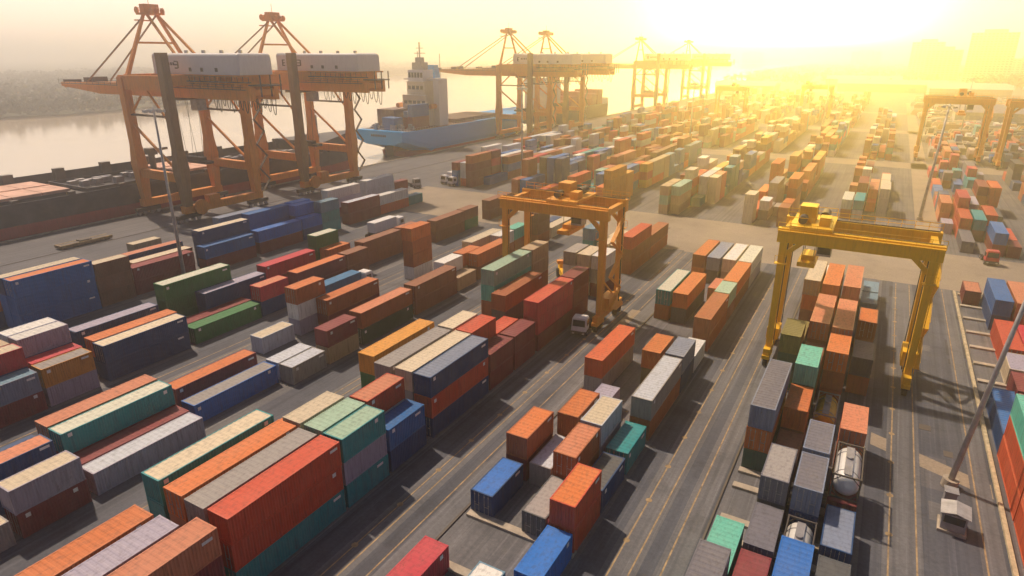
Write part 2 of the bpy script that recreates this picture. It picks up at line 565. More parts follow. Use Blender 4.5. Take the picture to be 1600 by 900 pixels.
# block, row, near end Y, length, colours from the top down ('^roof' = a roof of another colour), base tier, tall
LIST = """
C 0 11.0 40 salmon,maroon,maroon
C 1 9.7 40 lilac,grey,grey
C 2 9.4 40 orange,rust,rust
C 0 24.1 40 red,red,teal
C 1 24.0 40 grey,navy,navy
C 2 24.1 40 orange,rust,rust
C 3 24.3 40 teal^cream,teal,teal
C 0 36.7 20 teal^seafoam,lilac,teal
C 1 36.8 20 seafoam,green,green
C 2 36.8 20 cream,grey,grey
C 3 37.2 20 orange,rust
C 0 43.2 20 blue,navy
C 1 43.2 20 red^salmon,silver,navy
C 0 50.6 40 navy^bgrey,red,navy
C 1 50.7 40 cream,grey,grey
C 2 50.5 40 grey,slate,slate
C 3 51.6 40 amber,green,green
C 1 63.2 20 red,rust,maroon
C 2 63.2 20 cream,grey,grey
C 0 63.4 20 maroon,maroon
C 0 69.9 20 maroon,maroon
C 1 69.6 20 red,maroon
C 0 77.0 40 crimson^red,crimson,maroon
C 0 89.6 20 maroon,maroon,maroon
C 3 79.6 40 seafoam,mint,rust,rust
C 3 92.4 20 tan,tan,rust,rust
C 2 77.0 40 rust,slate,slate
C 2 102.4 20 grey,white,grey
C 1 102.2 20 cream,grey,white
C 0 102.4 20 white,grey,maroon
C 0 117.4 40 red,rust,rust
C 0 130.2 40 rust,orange
C 3 119.5 20 sky,teal,teal
C 2 119.0 40 cream,grey
C 1 118.5 20 tan,seafoam
C 1 125.2 40 grey,cream
B 0 18.7 20 lilac^cream,maroon
B 0 12.0 20 grey^cream
B 0 25.6 40 lilac^silver
B 1 25.8 40 maroon
B 2 25.9 40 teal^pale,maroon
B 3 25.9 40 salmon,maroon
B 2 12.8 40 navy^salmon,navy
B 3 12.8 40 dgreen
B 4 14.0 40 navy
B 3 40.2 40 maroon^orange
B 1 38.8 40 royal^grey
B 4 56.0 20 silver^cream
B 1 51.6 20 silver
B 0 51.5 20 grey^silver
B 0 58.4 20 maroon,tan
B 0 65.8 40 rust^salmon,dgreen
B 0 79.3 40 brown,brown
B 4 63.4 20 rust^orange,white,lilac
B 3 67.0 40 rust^orange,maroon
B 4 93.2 20 orange,rust,rust,white
B 1 92.0 20 white,grey
B 0 92.5 20 tan
B 0 99.8 40 orange,brown
B 1 98.6 20 orange,tan
B 2 106.2 40 cream,tan
B 1 113.2 20 white,rust
B 1 120.0 20 mint,rust
B 0 126.2 20 brown,brown,rust
B 0 134.0 40 cream
B 1 133.0 40 navy^bgrey
A 0 39.9 40 navy^cream,navy
A 1 40.3 40 orange,navy
A 3 40.6 40 navy^lilac,navy
A 2 40.6 40 slate
A 0 32.4 20 amber^grey,lilac
A 1 32.6 20 crimson,maroon
A 2 32.7 20 lilac^white,navy,dgreen
A 3 32.7 20 silver^white,navy,navy
A 1 26.0 20 crimson^cream,navy,maroon
A 2 25.8 20 tan,maroon,navy
A 0 19.7 40 bgrey^sky,maroon
A 1 13.4 40 navy,maroon
A 3 54.3 40 green^pale,green,green
A 0 53.2 40 green
A 1 53.7 40 maroon
A 2 59.4 40 navy^lilac,navy
A 0 65.9 20 crimson^salmon,navy
A 3 74.0 40 crimson,maroon
A 0 74.2 40 maroon^orange,maroon
A 0 87.0 20 brown,brown
A 2 87.5 20 orange,brown
A 3 87.0 20 green^pale,green,green
A 1 94.9 40 brown,brown
A 1 108.0 20 rust^salmon,brown
A 0 117.0 40 brown,brown
A 0 129.7 20 brown,green
A 0 142.0 40 brown,brown
A 1 130.0 20 maroon
A 2 112 40 navy
G 0 42.3 40 blue^orange,blue,blue tall
G 1 42.3 40 navy^cream,blue,blue tall
G 2 41.0 40 orange,navy
G 0 54.9 20 brown^cream,brown,brown
G 0 61.4 40 maroon,maroon
G 1 63.2 40 brown^cream,maroon
G 3 65.0 40 navy^salmon,navy
G 2 64.0 40 navy
G 5 70.5 20 tan^cream,tan
G 4 71.5 20 tan
G 1 77.8 40 navy^cream,navy,navy
G 0 76.4 40 blue,maroon
G 0 90.2 40 royal,maroon
G 2 92.6 40 blue,blue,navy
G 3 87.0 40 bgrey,navy,navy
G 0 103.2 20 royal,navy
G 2 105.4 20 royal^silver,blue,navy
G 1 104.0 20 royal,navy,navy
G 0 109.6 20 sky,teal,teal
G 0 119.3 40 maroon^silver,maroon tall
G 3 121.0 40 white,silver,maroon
G 3 136.3 40 silver^white,silver,maroon
G 0 132.2 40 white,red
G 0 145.5 20 teal^sky
G 3 149.4 20 maroon,maroon
D 3 22.9 40 crimson
D 3 42.2 20 navy^royal
D 3 48.9 20 rust^orange,maroon
D 2 48.9 20 grey^silver
D 2 55.2 20 rust^orange,rust
D 1 48.4 20 rust^salmon,rust
D 1 55.0 20 silver^cream,lilac
D 1 42.0 20 slate^grey
D 0 41.8 20 red^orange,red
D 0 48.3 20 navy^slate
D 0 55.2 20 teal
D 0 35.4 20 royal
D 1 28.8 20 sky^white
D 2 62.0 20 lilac
D 0 62.5 40 grey^silver,rust
D 0 75.3 20 bgrey,navy
D 1 74.8 20 orange,olive
D 0 81.5 20 white
D 3 69.0 40 redor,grey
D 3 98.2 40 teal^pale,rust
D 2 98.0 40 orange,slate
D 0 89.4 40 rust,rust
D 1 110.6 20 salmon
D 0 102.0 20 seafoam,brown
D 0 108.4 40 orange,brown
D 3 120.9 40 rust^orange,orange
D 2 120.5 40 bgrey,slate
D 1 120.8 40 cream^white,tan
D 0 120.9 40 pale,grey
E 3 25.6 40 steel^grey
E 3 38.1 40 mint
E 3 37.4 20 steel base1
E 3 31.0 20 steel^salmon base1
E 3 62.4 40 bgrey^steel,orange,dgreen
E 2 54.5 20 steel^grey,slate
E 2 47.9 20 steel
E 2 41.1 20 maroon
E 2 62.1 20 brown
E 2 68.6 20 orange,brown
E 2 74.9 20 mint,green,green
E 2 82.2 20 brown,brown
E 2 89.5 40 salmon,rust,rust
E 2 106.7 40 orange,redor,rust
E 2 119.6 20 grey,brown
E 1 41.0 20 royal,navy
E 1 34.5 20 grey,grey
E 1 54.4 20 bgrey^steel,navy
E 1 61.2 20 bgrey^steel,navy
E 1 80.4 20 orange,rust,rust
E 1 88.7 40 salmon,rust,brown
E 1 101.3 20 sky,slate
E 1 107.2 40 salmon,rust,rust
E 1 119.7 20 grey,slate
E 0 50.8 20 navy^bgrey
E 0 43.5 20 slate
E 0 57.6 20 maroon
E 0 67.0 20 salmon,rust
E 0 86.3 20 slate^steel,rust
E 0 99.9 20 brown^orange,brown
E 0 116.0 20 sky
E 0 122.6 20 sky
E 3 83.0 20 olive,dgreen,dgreen
E 3 89.8 20 olive,olive
E 3 107.6 40 tan^cream,orange,brown
E 3 120.2 20 white,tan
F 0 131.5 20 maroon^salmon
F 1 120.2 40 blue,navy
F 2 120.0 40 salmon,red
F 3 120.5 40 cream,rust
F 1 105.3 40 red tall
F 2 105.3 40 crimson
F 3 105.0 40 salmon,maroon
F 1 98.7 20 cream^lilac
F 2 92.0 40 red
F 1 91.9 20 maroon
F 0 79.3 40 navy^blue
F 0 66.7 40 mint,redor,redor
F 1 66.7 40 mint,red
F 0 54.2 40 redor,redor
F 1 79.0 40 maroon
"""
LEN = {20: 6.06, 40: 12.19}
TIER = 2.6
conts = []       # dicts: x, y, z, L, H, col, roof, block, row, tier, ntier, stack index
stack_id = 0
for ln in LIST.strip().splitlines():
    t = ln.split()
    blk, row, y0, ln_, cols = t[0], int(t[1]), float(t[2]), int(t[3]), t[4].split(',')
    base = 1 if 'base1' in t else 0
    hh = 2.9 if 'tall' in t else TIER
    yc = y0 + LEN[ln_] / 2
    sk = SKEW.get(blk, (0, 0))
    xr = ROWX[blk][row] + sk[0] * (yc - sk[1])
    n = len(cols)
    for i, c in enumerate(reversed(cols)):
        cn, _, rf = c.partition('^')
        conts.append(dict(x=xr - 1.22, y=yc, z=(base + i) * hh, L=LEN[ln_], n=ln_, H=hh - 0.012, col=cn, roof=rf or cn, blk=blk, row=row,
                          tier=base + i, nt=base + n, st=stack_id, near=True))
    stack_id += 1

# the yard beyond the cross road
rnd = random.Random(11)
WARM = ['orange', 'rust', 'red', 'brown', 'salmon', 'maroon', 'cream', 'white', 'seafoam', 'tan', 'amber', 'grey', 'teal', 'blue', 'sky', 'pale', 'orange', 'rust', 'redor', 'cream']
COOL = ['navy', 'blue', 'white', 'teal', 'slate', 'maroon', 'red', 'brown', 'orange', 'silver', 'crimson', 'rust']
FARBLK = {  # block: (right edge of row 0, rows, sections)
    'G2': (-128.0, 3, [(200, 285), (310, 420), (442, 556)]),
    'G': (-113.5, 4, [(176, 286), (310, 420), (442, 556), (580, 700)]),
    'A': (-88.0, 4, [(172, 290), (310, 420), (442, 556), (580, 700)]),
    'B': (-66.0, 5, [(172, 290), (310, 420), (442, 556), (580, 700)]),
    'C': (-40.6, 4, [(171.5, 290), (310, 420), (442, 556), (580, 700)]),
    'D': (-18.2, 4, [(171.0, 290), (310, 420), (442, 556), (580, 700)]),
    'E': (3.5, 4, [(190, 290), (310, 420), (442, 556)]),
    'F': (29.5, 4, [(168, 232), (240, 290), (310, 420)]),
    'H': (52.0, 5, [(170, 290), (310, 420)]),
    'I': (74.0, 4, [(200, 290)]),
    'J': (18.0, 1, [(186, 262), (272, 300)]),
}
for blk, (xr0, nr, secs) in FARBLK.items():
    for ya, yb in secs:
        for row in range(nr):
            y = ya + rnd.uniform(0, 1.5)
            prev = None
            while y < yb - 7:
                ln_ = 40 if (rnd.random() < 0.5 and y < yb - 13) else 20
                dens = 0.78 + 0.25 * math.sin(y * 0.05 + row * 0.7 + len(blk) * 3)
                if blk == 'E':
                    dens -= 0.12
                if rnd.random() < dens:
                    nt = rnd.choice([1, 2, 2, 3, 3, 3, 4] if blk not in ('E', 'F', 'H', 'I', 'J') else [1, 1, 2, 2, 3])
                    pal = COOL if (blk in ('G', 'G2') or (blk == 'A' and y < 260)) else WARM
                    if blk in ('F', 'H', 'I', 'J'):
                        pal = ['crimson', 'salmon', 'slate', 'navy', 'brown', 'rust', 'lilac', 'maroon', 'teal', 'redor', 'slate', 'steel', 'red', 'navy', 'crimson', 'blue', 'red', 'rust', 'blue', 'lilac']
                        if rnd.random() < 0.7: prev = None
                    if prev is None or rnd.random() > 0.6:
                        prev = rnd.choice(pal)
                    same = prev
                    for i in range(nt):
                        c = same if rnd.random() < 0.7 else rnd.choice(pal)
                        conts.append(dict(x=xr0 - 2.8 * row - 1.22, y=y + LEN[ln_] / 2, z=i * TIER, L=LEN[ln_], n=ln_, H=TIER - 0.012, col=c, roof=c,
                                          blk=blk + '_far', row=row, tier=i, nt=nt, st=stack_id, near=False))
                    stack_id += 1
                y += LEN[ln_] + rnd.choice([0.35, 0.35, 0.5])
        for row in range(nr):
            pass

# how large does each show in the picture: a small z-buffer of all the boxes
VW, VH, VF = 800, 450, 500.0
Rm = np.array(CM)
camp = np.array([0, 0, CAM_H])


def visible_counts(cs):
    zb = np.full((VH, VW), 1e9, np.float32)
    ib = np.full((VH, VW), -1, np.int32)
    for ci, c in enumerate(cs):
        hx, hy = 1.22, c['L'] / 2
        P = np.array([[c['x'] + sx * hx, c['y'] + sy * hy, c['z'] + (c['H'] if sz else 0)] for sz in (0, 1) for sx, sy in ((-1, -1), (1, -1), (1, 1), (-1, 1))])
        q = (P - camp) @ Rm
        dep = -q[:, 2]
        if dep.min() < 1:
            continue
        u = VW / 2 + VF * q[:, 0] / dep
        v = VH / 2 - VF * q[:, 1] / dep
        fs = [(4, 5, 6, 7), (0, 1, 5, 4)]
        fs.append((1, 2, 6, 5) if c['x'] < 0 else (0, 3, 7, 4))
        for fc in fs:
            for tri in ((fc[0], fc[1], fc[2]), (fc[0], fc[2], fc[3])):
                a, b_, d_ = tri
                x0, x1 = max(0, int(min(u[a], u[b_], u[d_]))), min(VW - 1, int(max(u[a], u[b_], u[d_])) + 1)
                y0, y1 = max(0, int(min(v[a], v[b_], v[d_]))), min(VH - 1, int(max(v[a], v[b_], v[d_])) + 1)
                if x1 < x0 or y1 < y0:
                    continue
                den = (v[b_] - v[d_]) * (u[a] - u[d_]) + (u[d_] - u[b_]) * (v[a] - v[d_])
                if abs(den) < 1e-9:
                    continue
                xx = np.arange(x0, x1 + 1)[None, :] + 0.5
                yy = np.arange(y0, y1 + 1)[:, None] + 0.5
                l0 = ((v[b_] - v[d_]) * (xx - u[d_]) + (u[d_] - u[b_]) * (yy - v[d_])) / den
                l1 = ((v[d_] - v[a]) * (xx - u[d_]) + (u[a] - u[d_]) * (yy - v[d_])) / den
                l2 = 1 - l0 - l1
                iz = l0 / dep[a] + l1 / dep[b_] + l2 / dep[d_]
                zz = 1 / np.maximum(iz, 1e-9)
                m_ = (l0 >= 0) & (l1 >= 0) & (l2 >= 0) & (zz < zb[y0:y1 + 1, x0:x1 + 1])
                zb[y0:y1 + 1, x0:x1 + 1][m_] = zz[m_]
                ib[y0:y1 + 1, x0:x1 + 1][m_] = ci
    cnt = np.bincount(ib[ib >= 0].ravel(), minlength=len(cs))
    return cnt


vis = visible_counts(conts)
for c, k in zip(conts, vis):
    c['vis'] = int(k)
order = sorted((c for c in conts if c['vis'] >= 6), key=lambda c: -c['vis'])
single = order[:296]
single_ids = {id(c) for c in single}
rest = [c for c in conts if id(c) not in single_ids]


# -------- container meshes (shared)
def corr(n, a, b, depth):
    """trapezoid corrugation: list of (position, offset)"""
    out = []
    p = (b - a) / n
    for k in range(n):
        s0 = a + k * p
        out += [(s0, 0.0), (s0 + p * 0.25, 0.0), (s0 + p * 0.42, -depth), (s0 + p * 0.83, -depth)]
    out.append((b, 0.0))
    return out


CM_CACHE = {}


def cont_meshes(L, H):
    key = (round(L, 2), round(H, 2))
    if key in CM_CACHE:
        return CM_CACHE[key]
    hx, hy = 1.219, L / 2
    d = {}
    f = MB()
    for sx in (-1, 1):
        for sy in (-1, 1):
            f.box(min(sx * hx, sx * (hx - 0.16)), max(sx * hx, sx * (hx - 0.16)), min(sy * hy, sy * (hy - 0.16)), max(sy * hy, sy * (hy - 0.16)), 0.12, H - 0.12)
            for z in (0.0, H - 0.118):
                f.box(min(sx * (hx + .004), sx * (hx - 0.18)), max(sx * (hx + .004), sx * (hx - 0.18)), min(sy * (hy + .004), sy * (hy - 0.2)), max(sy * (hy + .004), sy * (hy - 0.2)), z, z + 0.118)
        a, b_ = sorted((sx * (hx - 0.002), sx * (hx - 0.12)))
        f.box(a, b_, -hy + 0.2, hy - 0.2, 0.02, 0.16)
        f.box(a, b_, -hy + 0.2, hy - 0.2, H - 0.10, H - 0.012)
    for sy in (-1, 1):
        a, b_ = sorted((sy * (hy - 0.002), sy * (hy - 0.14)))
        f.box(-hx + 0.18, hx - 0.18, a, b_, 0.02, 0.16)
        f.box(-hx + 0.18, hx - 0.18, a, b_, H - 0.14, H - 0.012)
    f.box(-hx + .1, hx - .1, -hy + .1, hy - .1, 0.05, 0.10)
    d['frame'] = f.mesh('container_frame')
    ns = 42 if L > 10 else 21
    for nm, sx in (('side_l', -1), ('side_r', 1)):
        s = MB()
        pr = corr(ns, -hy + 0.16, hy - 0.16, 0.05)
        for (y0, o0), (y1, o1) in zip(pr, pr[1:]):
            xa, xb = sx * (hx - 0.02 + o0), sx * (hx - 0.02 + o1)
            q = [(xa, y0, 0.15), (xb, y1, 0.15), (xb, y1, H - 0.09), (xa, y0, H - 0.09)]
            s.quad(*(q if sx > 0 else reversed(q)))
        d[nm] = s.mesh('container_side')
    s = MB()
    pr = corr(ns // 2, -hy + 0.14, hy - 0.14, 0.022)
    for (y0, o0), (y1, o1) in zip(pr, pr[1:]):
        s.quad((-hx + 0.11, y0, H - 0.02 + o0), (hx - 0.11, y0, H - 0.02 + o0), (hx - 0.11, y1, H - 0.02 + o1), (-hx + 0.11, y1, H - 0.02 + o1))
    d['roof'] = s.mesh('container_roof')
    for nm, sy in (('end_n', -1), ('end_f', 1)):
        s = MB()
        pr = corr(8, -hx + 0.16, hx - 0.16, 0.05)
        for (x0, o0), (x1, o1) in zip(pr, pr[1:]):
            ya, yb = sy * (hy - 0.03 + o0), sy * (hy - 0.03 + o1)
            q = [(x0, ya, 0.15), (x1, yb, 0.15), (x1, yb, H - 0.13), (x0, ya, H - 0.13)]
            s.quad(*(q if sy < 0 else reversed(q)))
        d[nm] = s.mesh('container_end')
    for nm, xa, xb in (('door_l', -hx + 0.165, -0.012), ('door_r', 0.012, hx - 0.165)):
        s = MB()
        s.box(xa, xb, -hy + 0.035, -hy + 0.075, 0.17, H - 0.15)
        zs = 5
        for k in range(zs):
            z = 0.25 + (H - 0.55) * k / (zs - 1)
            s.box(xa + 0.08, xb - 0.08, -hy + 0.015, -hy + 0.036, z, z + 0.16)
        d[nm] = s.mesh('container_door')
        for j, fr in enumerate((0.28, 0.72)):
            s = MB()
            x = xa + (xb - xa) * fr
            s.tube((x, -hy + 0.0, 0.10), (x, -hy + 0.0, H - 0.09), 0.024, 6)
            for z in (0.3, H * 0.5, H - 0.4):
                s.box(x - 0.06, x + 0.06, -hy - 0.005, -hy + 0.03, z, z + 0.09)
            s.box(x - 0.02, x + 0.30 * (1 if j == 0 else -1) + 0.02, -hy - 0.03, -hy - 0.01, H * 0.42, H * 0.42 + 0.06) if j == 0 else s.box(x - 0.32, x + 0.02, -hy - 0.03, -hy - 0.01, H * 0.42, H * 0.42 + 0.06)
            d[nm + '_rod%d' % j] = s.mesh('lock_rod')
    s = MB()
    s.box(-hx, hx, -hy, hy, 0.02, H - 0.02)
    d['box'] = s.mesh('container_body')
    CM_CACHE[key] = d
    return d


PLATE = {}
for key, w_, h_ in (('a', 0.9, 0.28), ('b', 0.42, 0.42), ('c', 1.5, 0.5)):
    PLATE[key] = MB().box(-0.006, 0.006, -w_ / 2, w_ / 2, -h_ / 2, h_ / 2).mesh('marking_panel')

# -------- labels that single each container out
BPH = {'E': 'under the yellow gantry', 'D': 'left of the yellow gantry', 'C': 'under the orange gantry',
       'B': 'left of the orange gantry', 'A': 'in the left middle block', 'G': 'nearest the ships', 'F': 'past the leaning pole'}
FARPH = {'G2': 'near the far quay', 'G': 'behind the white trailers', 'A': 'past the middle mast', 'B': 'behind the orange gantry', 'C': 'behind the tall red stack',
         'D': 'beyond the cross road', 'E': 'behind the yellow gantry', 'F': 'by the thin mast', 'J': 'beside the thin mast', 'H': 'at the far right', 'I': 'at far right edge'}
ORD = ['nearest', 'second', 'third', 'fourth', 'fifth', 'sixth', 'seventh', 'eighth', 'ninth', 'tenth', 'eleventh', 'twelfth', 'thirteenth', 'fourteenth', 'fifteenth',
       'sixteenth', 'seventeenth', 'eighteenth', 'nineteenth', 'twentieth'] + ['%dth' % k for k in range(21, 120)]
RWORD = ['rightmost', 'second', 'third', 'fourth', 'fifth', 'sixth']


def blockname(c):
    return c['blk'] if c['near'] else c['blk']


by_stack = {}
for c in conts:
    by_stack.setdefault(c['st'], {})[c['tier']] = c
rows_ = {}
for c in conts:
    rows_.setdefault((c['blk'], c['row']), {}).setdefault(c['st'], c['y'])
rowpos = {}
for kk, dd in rows_.items():
    for i, (st, y) in enumerate(sorted(dd.items(), key=lambda t: t[1])):
        rowpos[st] = i
rowlist = {kk: [st for st, y in sorted(dd.items(), key=lambda t: t[1])] for kk, dd in rows_.items()}


def cname(c):
    n = PAL[c['col']][1]
    if c['roof'] != c['col'] and c['tier'] == c['nt'] - 1:
        return n + ' container with ' + PAL[c['roof']][1] + ' roof'
    return n + ' container'


def label_opts(c):
    size = 'long' if c['n'] == 40 else 'short'
    nm = size + ' ' + cname(c)
    nm0 = size + ' ' + PAL[c['col']][1] + ' container'
    st = by_stack[c['st']]
    up, dn = st.get(c['tier'] + 1), st.get(c['tier'] - 1)
    rel = ''
    if up is None and dn is None:
        rel = 'alone on the ground' if c['tier'] == 0 else 'on top'
    elif up is None:
        rel = 'on top of a ' + PAL[dn['col']][1] + ' one'
    elif dn is None:
        rel = 'under a ' + PAL[up['col']][1] + ' one'
    else:
        rel = 'between a ' + PAL[up['col']][1] + ' and a ' + PAL[dn['col']][1] + ' one'
    ph = BPH[c['blk']] if c['near'] else FARPH[c['blk'][:-4]]
    rl = rowlist[(c['blk'], c['row'])]
    i = rl.index(c['st'])
    nb = []
    for j, w_ in ((i + 1, 'in front of a'), (i - 1, 'behind a')):
        if 0 <= j < len(rl):
            o_ = by_stack[rl[j]]
            top = o_[max(o_)]
            nb.append('%s %s stack' % (w_, PAL[top['col']][1]))
    yield '%s, %s, %s' % (nm, rel, ph)
    yield '%s, %s, %s' % (nm0, rel, ph)
    for n_ in nb:
        yield '%s, %s, %s' % (nm, n_, ph)
    for n_ in nb:
        yield '%s %s, %s' % (nm, rel, n_)
    for n_ in nb:
        yield '%s, %s, %s' % (nm0, n_, ph)
    tw = {0: 'bottom', c['nt'] - 1: 'top'}.get(c['tier'], 'middle') if c['nt'] > 1 else 'single'
    if c['nt'] == 4 and c['tier'] == 2: tw = 'third up'
    short = PAL[c['col']][1] + ' container'
    yield '%s %s, %s of %s stack, %s row, %s' % (size, short, tw, ORD[i], RWORD[c['row']], ph)
    yield '%s, %s of %s stack, %s row, %s' % (short, tw, ORD[i], RWORD[c['row']], ph)


cands = [[l for l in label_opts(c) if 4 <= len(l.split()) <= 16] for c in single]
depth_ = [0] * len(single)
for it in range(12):
    cur = [cd_[min(k, len(cd_) - 1)] for cd_, k in zip(cands, depth_)]
    seen = {}
    for i, l in enumerate(cur):
        seen.setdefault(l, []).append(i)
    dupes = [ii for ii in seen.values() if len(ii) > 1]
    if not dupes:
        break
    for ii in dupes:
        for i in ii:
            depth_[i] += 1
for c, l in zip(single, cur):
    c['label'] = l

GROUP_C = 'shipping containers stacked in the yard'
rnd = random.Random(5)
for c in single:
    me = cont_meshes(c['L'], c['H'])
    k = rnd.uniform(0.88, 1.10)
    base = tuple(min(1, v * k) for v in PAL[c['col']][0])
    rc = tuple(min(1, v * k) for v in PAL[c['roof']][0])
    rc = tuple(0.96 * v + 0.04 * w_ for v, w_ in zip(rc, (0.45, 0.36, 0.28)))
    col, rcol = base + (1,), rc + (1,)
    jx, jy = rnd.uniform(-0.04, 0.04), rnd.uniform(-0.06, 0.06)
    loc = (c['x'] + jx, c['y'] + jy, c['z'])
    if c['vis'] < 45:
        o = bpy.data.objects.new('shipping_container', me['box'])
        if not me['box'].materials:
            me['box'].materials.append(MAT['cont'])
        o.location = loc
        o.color = col
        COL.objects.link(o)
        tag(o, c['label'], 'container', GROUP_C)
        continue
    t = empty('shipping_container', loc, 0, c['label'], 'container', GROUP_C)
    t.rotation_euler.z = rnd.uniform(-0.004, 0.004)
    put('frame', me['frame'], MAT['cont'], t, col)
    put('side_wall', me['side_l'], MAT['cont'], t, col)
    put('side_wall', me['side_r'], MAT['cont'], t, col)
    put('roof', me['roof'], MAT['roof'], t, rcol)
    put('end_wall', me['end_f'], MAT['cont'], t, col)
    if rnd.random() < 0.6:
        for nm in ('door_l', 'door_r'):
            dr = put('door', me[nm], MAT['cont'], t, col)
            if c['vis'] > 350:
                put('lock_rod', me[nm + '_rod0'], MAT['rod'], dr)
                put('lock_rod', me[nm + '_rod1'], MAT['rod'], dr)
    else:
        put('end_wall', me['end_n'], MAT['cont'], t, col)
    if c['vis'] > 500 and c['col'] not in ('white', 'cream', 'silver', 'lilac', 'pale') and c['x'] < 10:
        pm = rnd.choice(['a', 'b', 'a'])
        p_ = put('marking_panel', PLATE[pm], MAT['white'], t)
        p_.location = (1.222, c['L'] / 2 - rnd.uniform(0.8, 1.3), c['H'] - rnd.uniform(0.35, 0.6))
        if rnd.random() < 0.5:
            p_ = put('marking_panel', PLATE['b'], MAT['white'], t)
            p_.location = (1.222, -c['L'] / 2 + rnd.uniform(0.6, 1.0), c['H'] - rnd.uniform(0.4, 0.7))

# the rest of the stacks, one mesh
V, Fc, Cc = [], [], []
for c in rest:
    hx, hy = 1.2, c['L'] / 2
    i = len(V)
    for z in (c['z'] + 0.01, c['z'] + c['H']):
        V += [(c['x'] - hx, c['y'] - hy, z), (c['x'] + hx, c['y'] - hy, z), (c['x'] + hx, c['y'] + hy, z), (c['x'] - hx, c['y'] + hy, z)]
    Fc += [(i + 4, i + 5, i + 6, i + 7), (i, i + 1, i + 5, i + 4), (i + 1, i + 2, i + 6, i + 5), (i + 2, i + 3, i + 7, i + 6), (i + 3, i, i + 4, i + 7)]
    Cc.append(PAL[c['col']][0] + (1,))
me = bpy.data.meshes.new('distant_stacks')
me.from_pydata(V, [], Fc)
ca = me.color_attributes.new('paint', 'FLOAT_COLOR', 'CORNER')
arr = np.repeat(np.array(Cc, np.float32), 20, axis=0)
ca.data.foreach_set('color', arr.ravel())
me.materials.append(MAT['farcont'])
o = bpy.data.objects.new('distant_container_stacks', me)
COL.objects.link(o)
tag(o, 'hazy mass of stacked containers filling the yard beyond the cross road', 'container stacks', None, 'stuff')


# ------------------------------------------------------------------ tank containers
def tank(loc, shell_mat, label):
    t = empty('tank_container', loc, 0, label, 'tank container', 'tank containers in the stack')
    L, H = 6.06, 2.59
    f = MB()
    for sx in (-1, 1):
        for sy in (-1, 1):
            f.box(sx * 1.14 - .08, sx * 1.14 + .08, sy * 2.95 - .08, sy * 2.95 + .08, 0, H)
        f.box(sx * 1.14 - .06, sx * 1.14 + .06, -2.9, 2.9, 0.02, 0.16)
        f.box(sx * 1.14 - .05, sx * 1.14 + .05, -2.9, 2.9, H - 0.12, H - 0.02)
        f.beam((sx * 1.14, -2.9, 0.2), (sx * 1.14, -1.4, H - .1), 0.07)
        f.beam((sx * 1.14, 2.9, 0.2), (sx * 1.14, 1.4, H - .1), 0.07)
    for sy in (-1, 1):
        f.box(-1.06, 1.06, sy * 2.95 - .07, sy * 2.95 + .07, H - .16, H - .02)
        f.box(-1.06, 1.06, sy * 2.95 - .07, sy * 2.95 + .07, .02, .18)
        for sx in (-1, 1):
            f.beam((sx * 1.06, sy * 2.95, H - .7), (sx * .45, sy * 2.95, H - .1), 0.07)
            f.beam((sx * 1.06, sy * 2.95, .7), (sx * .45, sy * 2.95, .15), 0.07)
    f.build('frame', MAT['darksteel'] if shell_mat is MAT['silver'] else MAT['greysteel'], t)
    s = MB()
    prof = [(-2.86, 0.0), (-2.84, 0.5), (-2.76, 0.85), (-2.60, 1.04), (-2.4, 1.11), (2.4, 1.11), (2.60, 1.04), (2.76, 0.85), (2.84, 0.5), (2.86, 0.0)]
    n = 24
    for y, r in prof:
        for k in range(n):
            a = 2 * PI * k / n
            s.v.append((max(r, 0.01) * math.cos(a), y, 1.32 + max(r, 0.01) * math.sin(a)))
    for j in range(len(prof) - 1):
        for k in range(n):
            k2 = (k + 1) % n
            s.f.append((j * n + k, (j + 1) * n + k, (j + 1) * n + k2, j * n + k2))
    s.build('tank_shell', shell_mat, t, True)
    w_ = MB()
    w_.box(-0.35, 0.35, -2.5, 2.5, 2.47, 2.52)
    w_.build('walkway', MAT['greysteel'], t)
    h_ = MB()
    h_.tube((0, 0.4, 2.4), (0, 0.4, 2.72), 0.3, 14)
    h_.build('manhole', MAT['greysteel'], t)
    for y in (-1.6, 1.7):
        b_ = MB()
        for k in range(24):
            a0, a1_ = 2 * PI * k / 24, 2 * PI * (k + 1) / 24
            b_.beam((1.125 * math.cos(a0), y, 1.32 + 1.125 * math.sin(a0)), (1.125 * math.cos(a1_), y, 1.32 + 1.125 * math.sin(a1_)), 0.12, 0.03)
        b_.build('band', MAT['greysteel'], t)
    return t


tank((ROWX['E'][0] - 1.22, 61.2, 2.6), MAT['silver'], 'silver tank container with round end, on a maroon container in the rightmost row')
tank((ROWX['E'][1] - 1.22, 50.6, 0), MAT['silver'], 'silver tank container half hidden behind a royal blue container')
tank((ROWX['E'][1] - 1.22, 76.8, 0), MAT['yellowtank'], 'yellow tank container in a grey frame, in front of an orange stack')


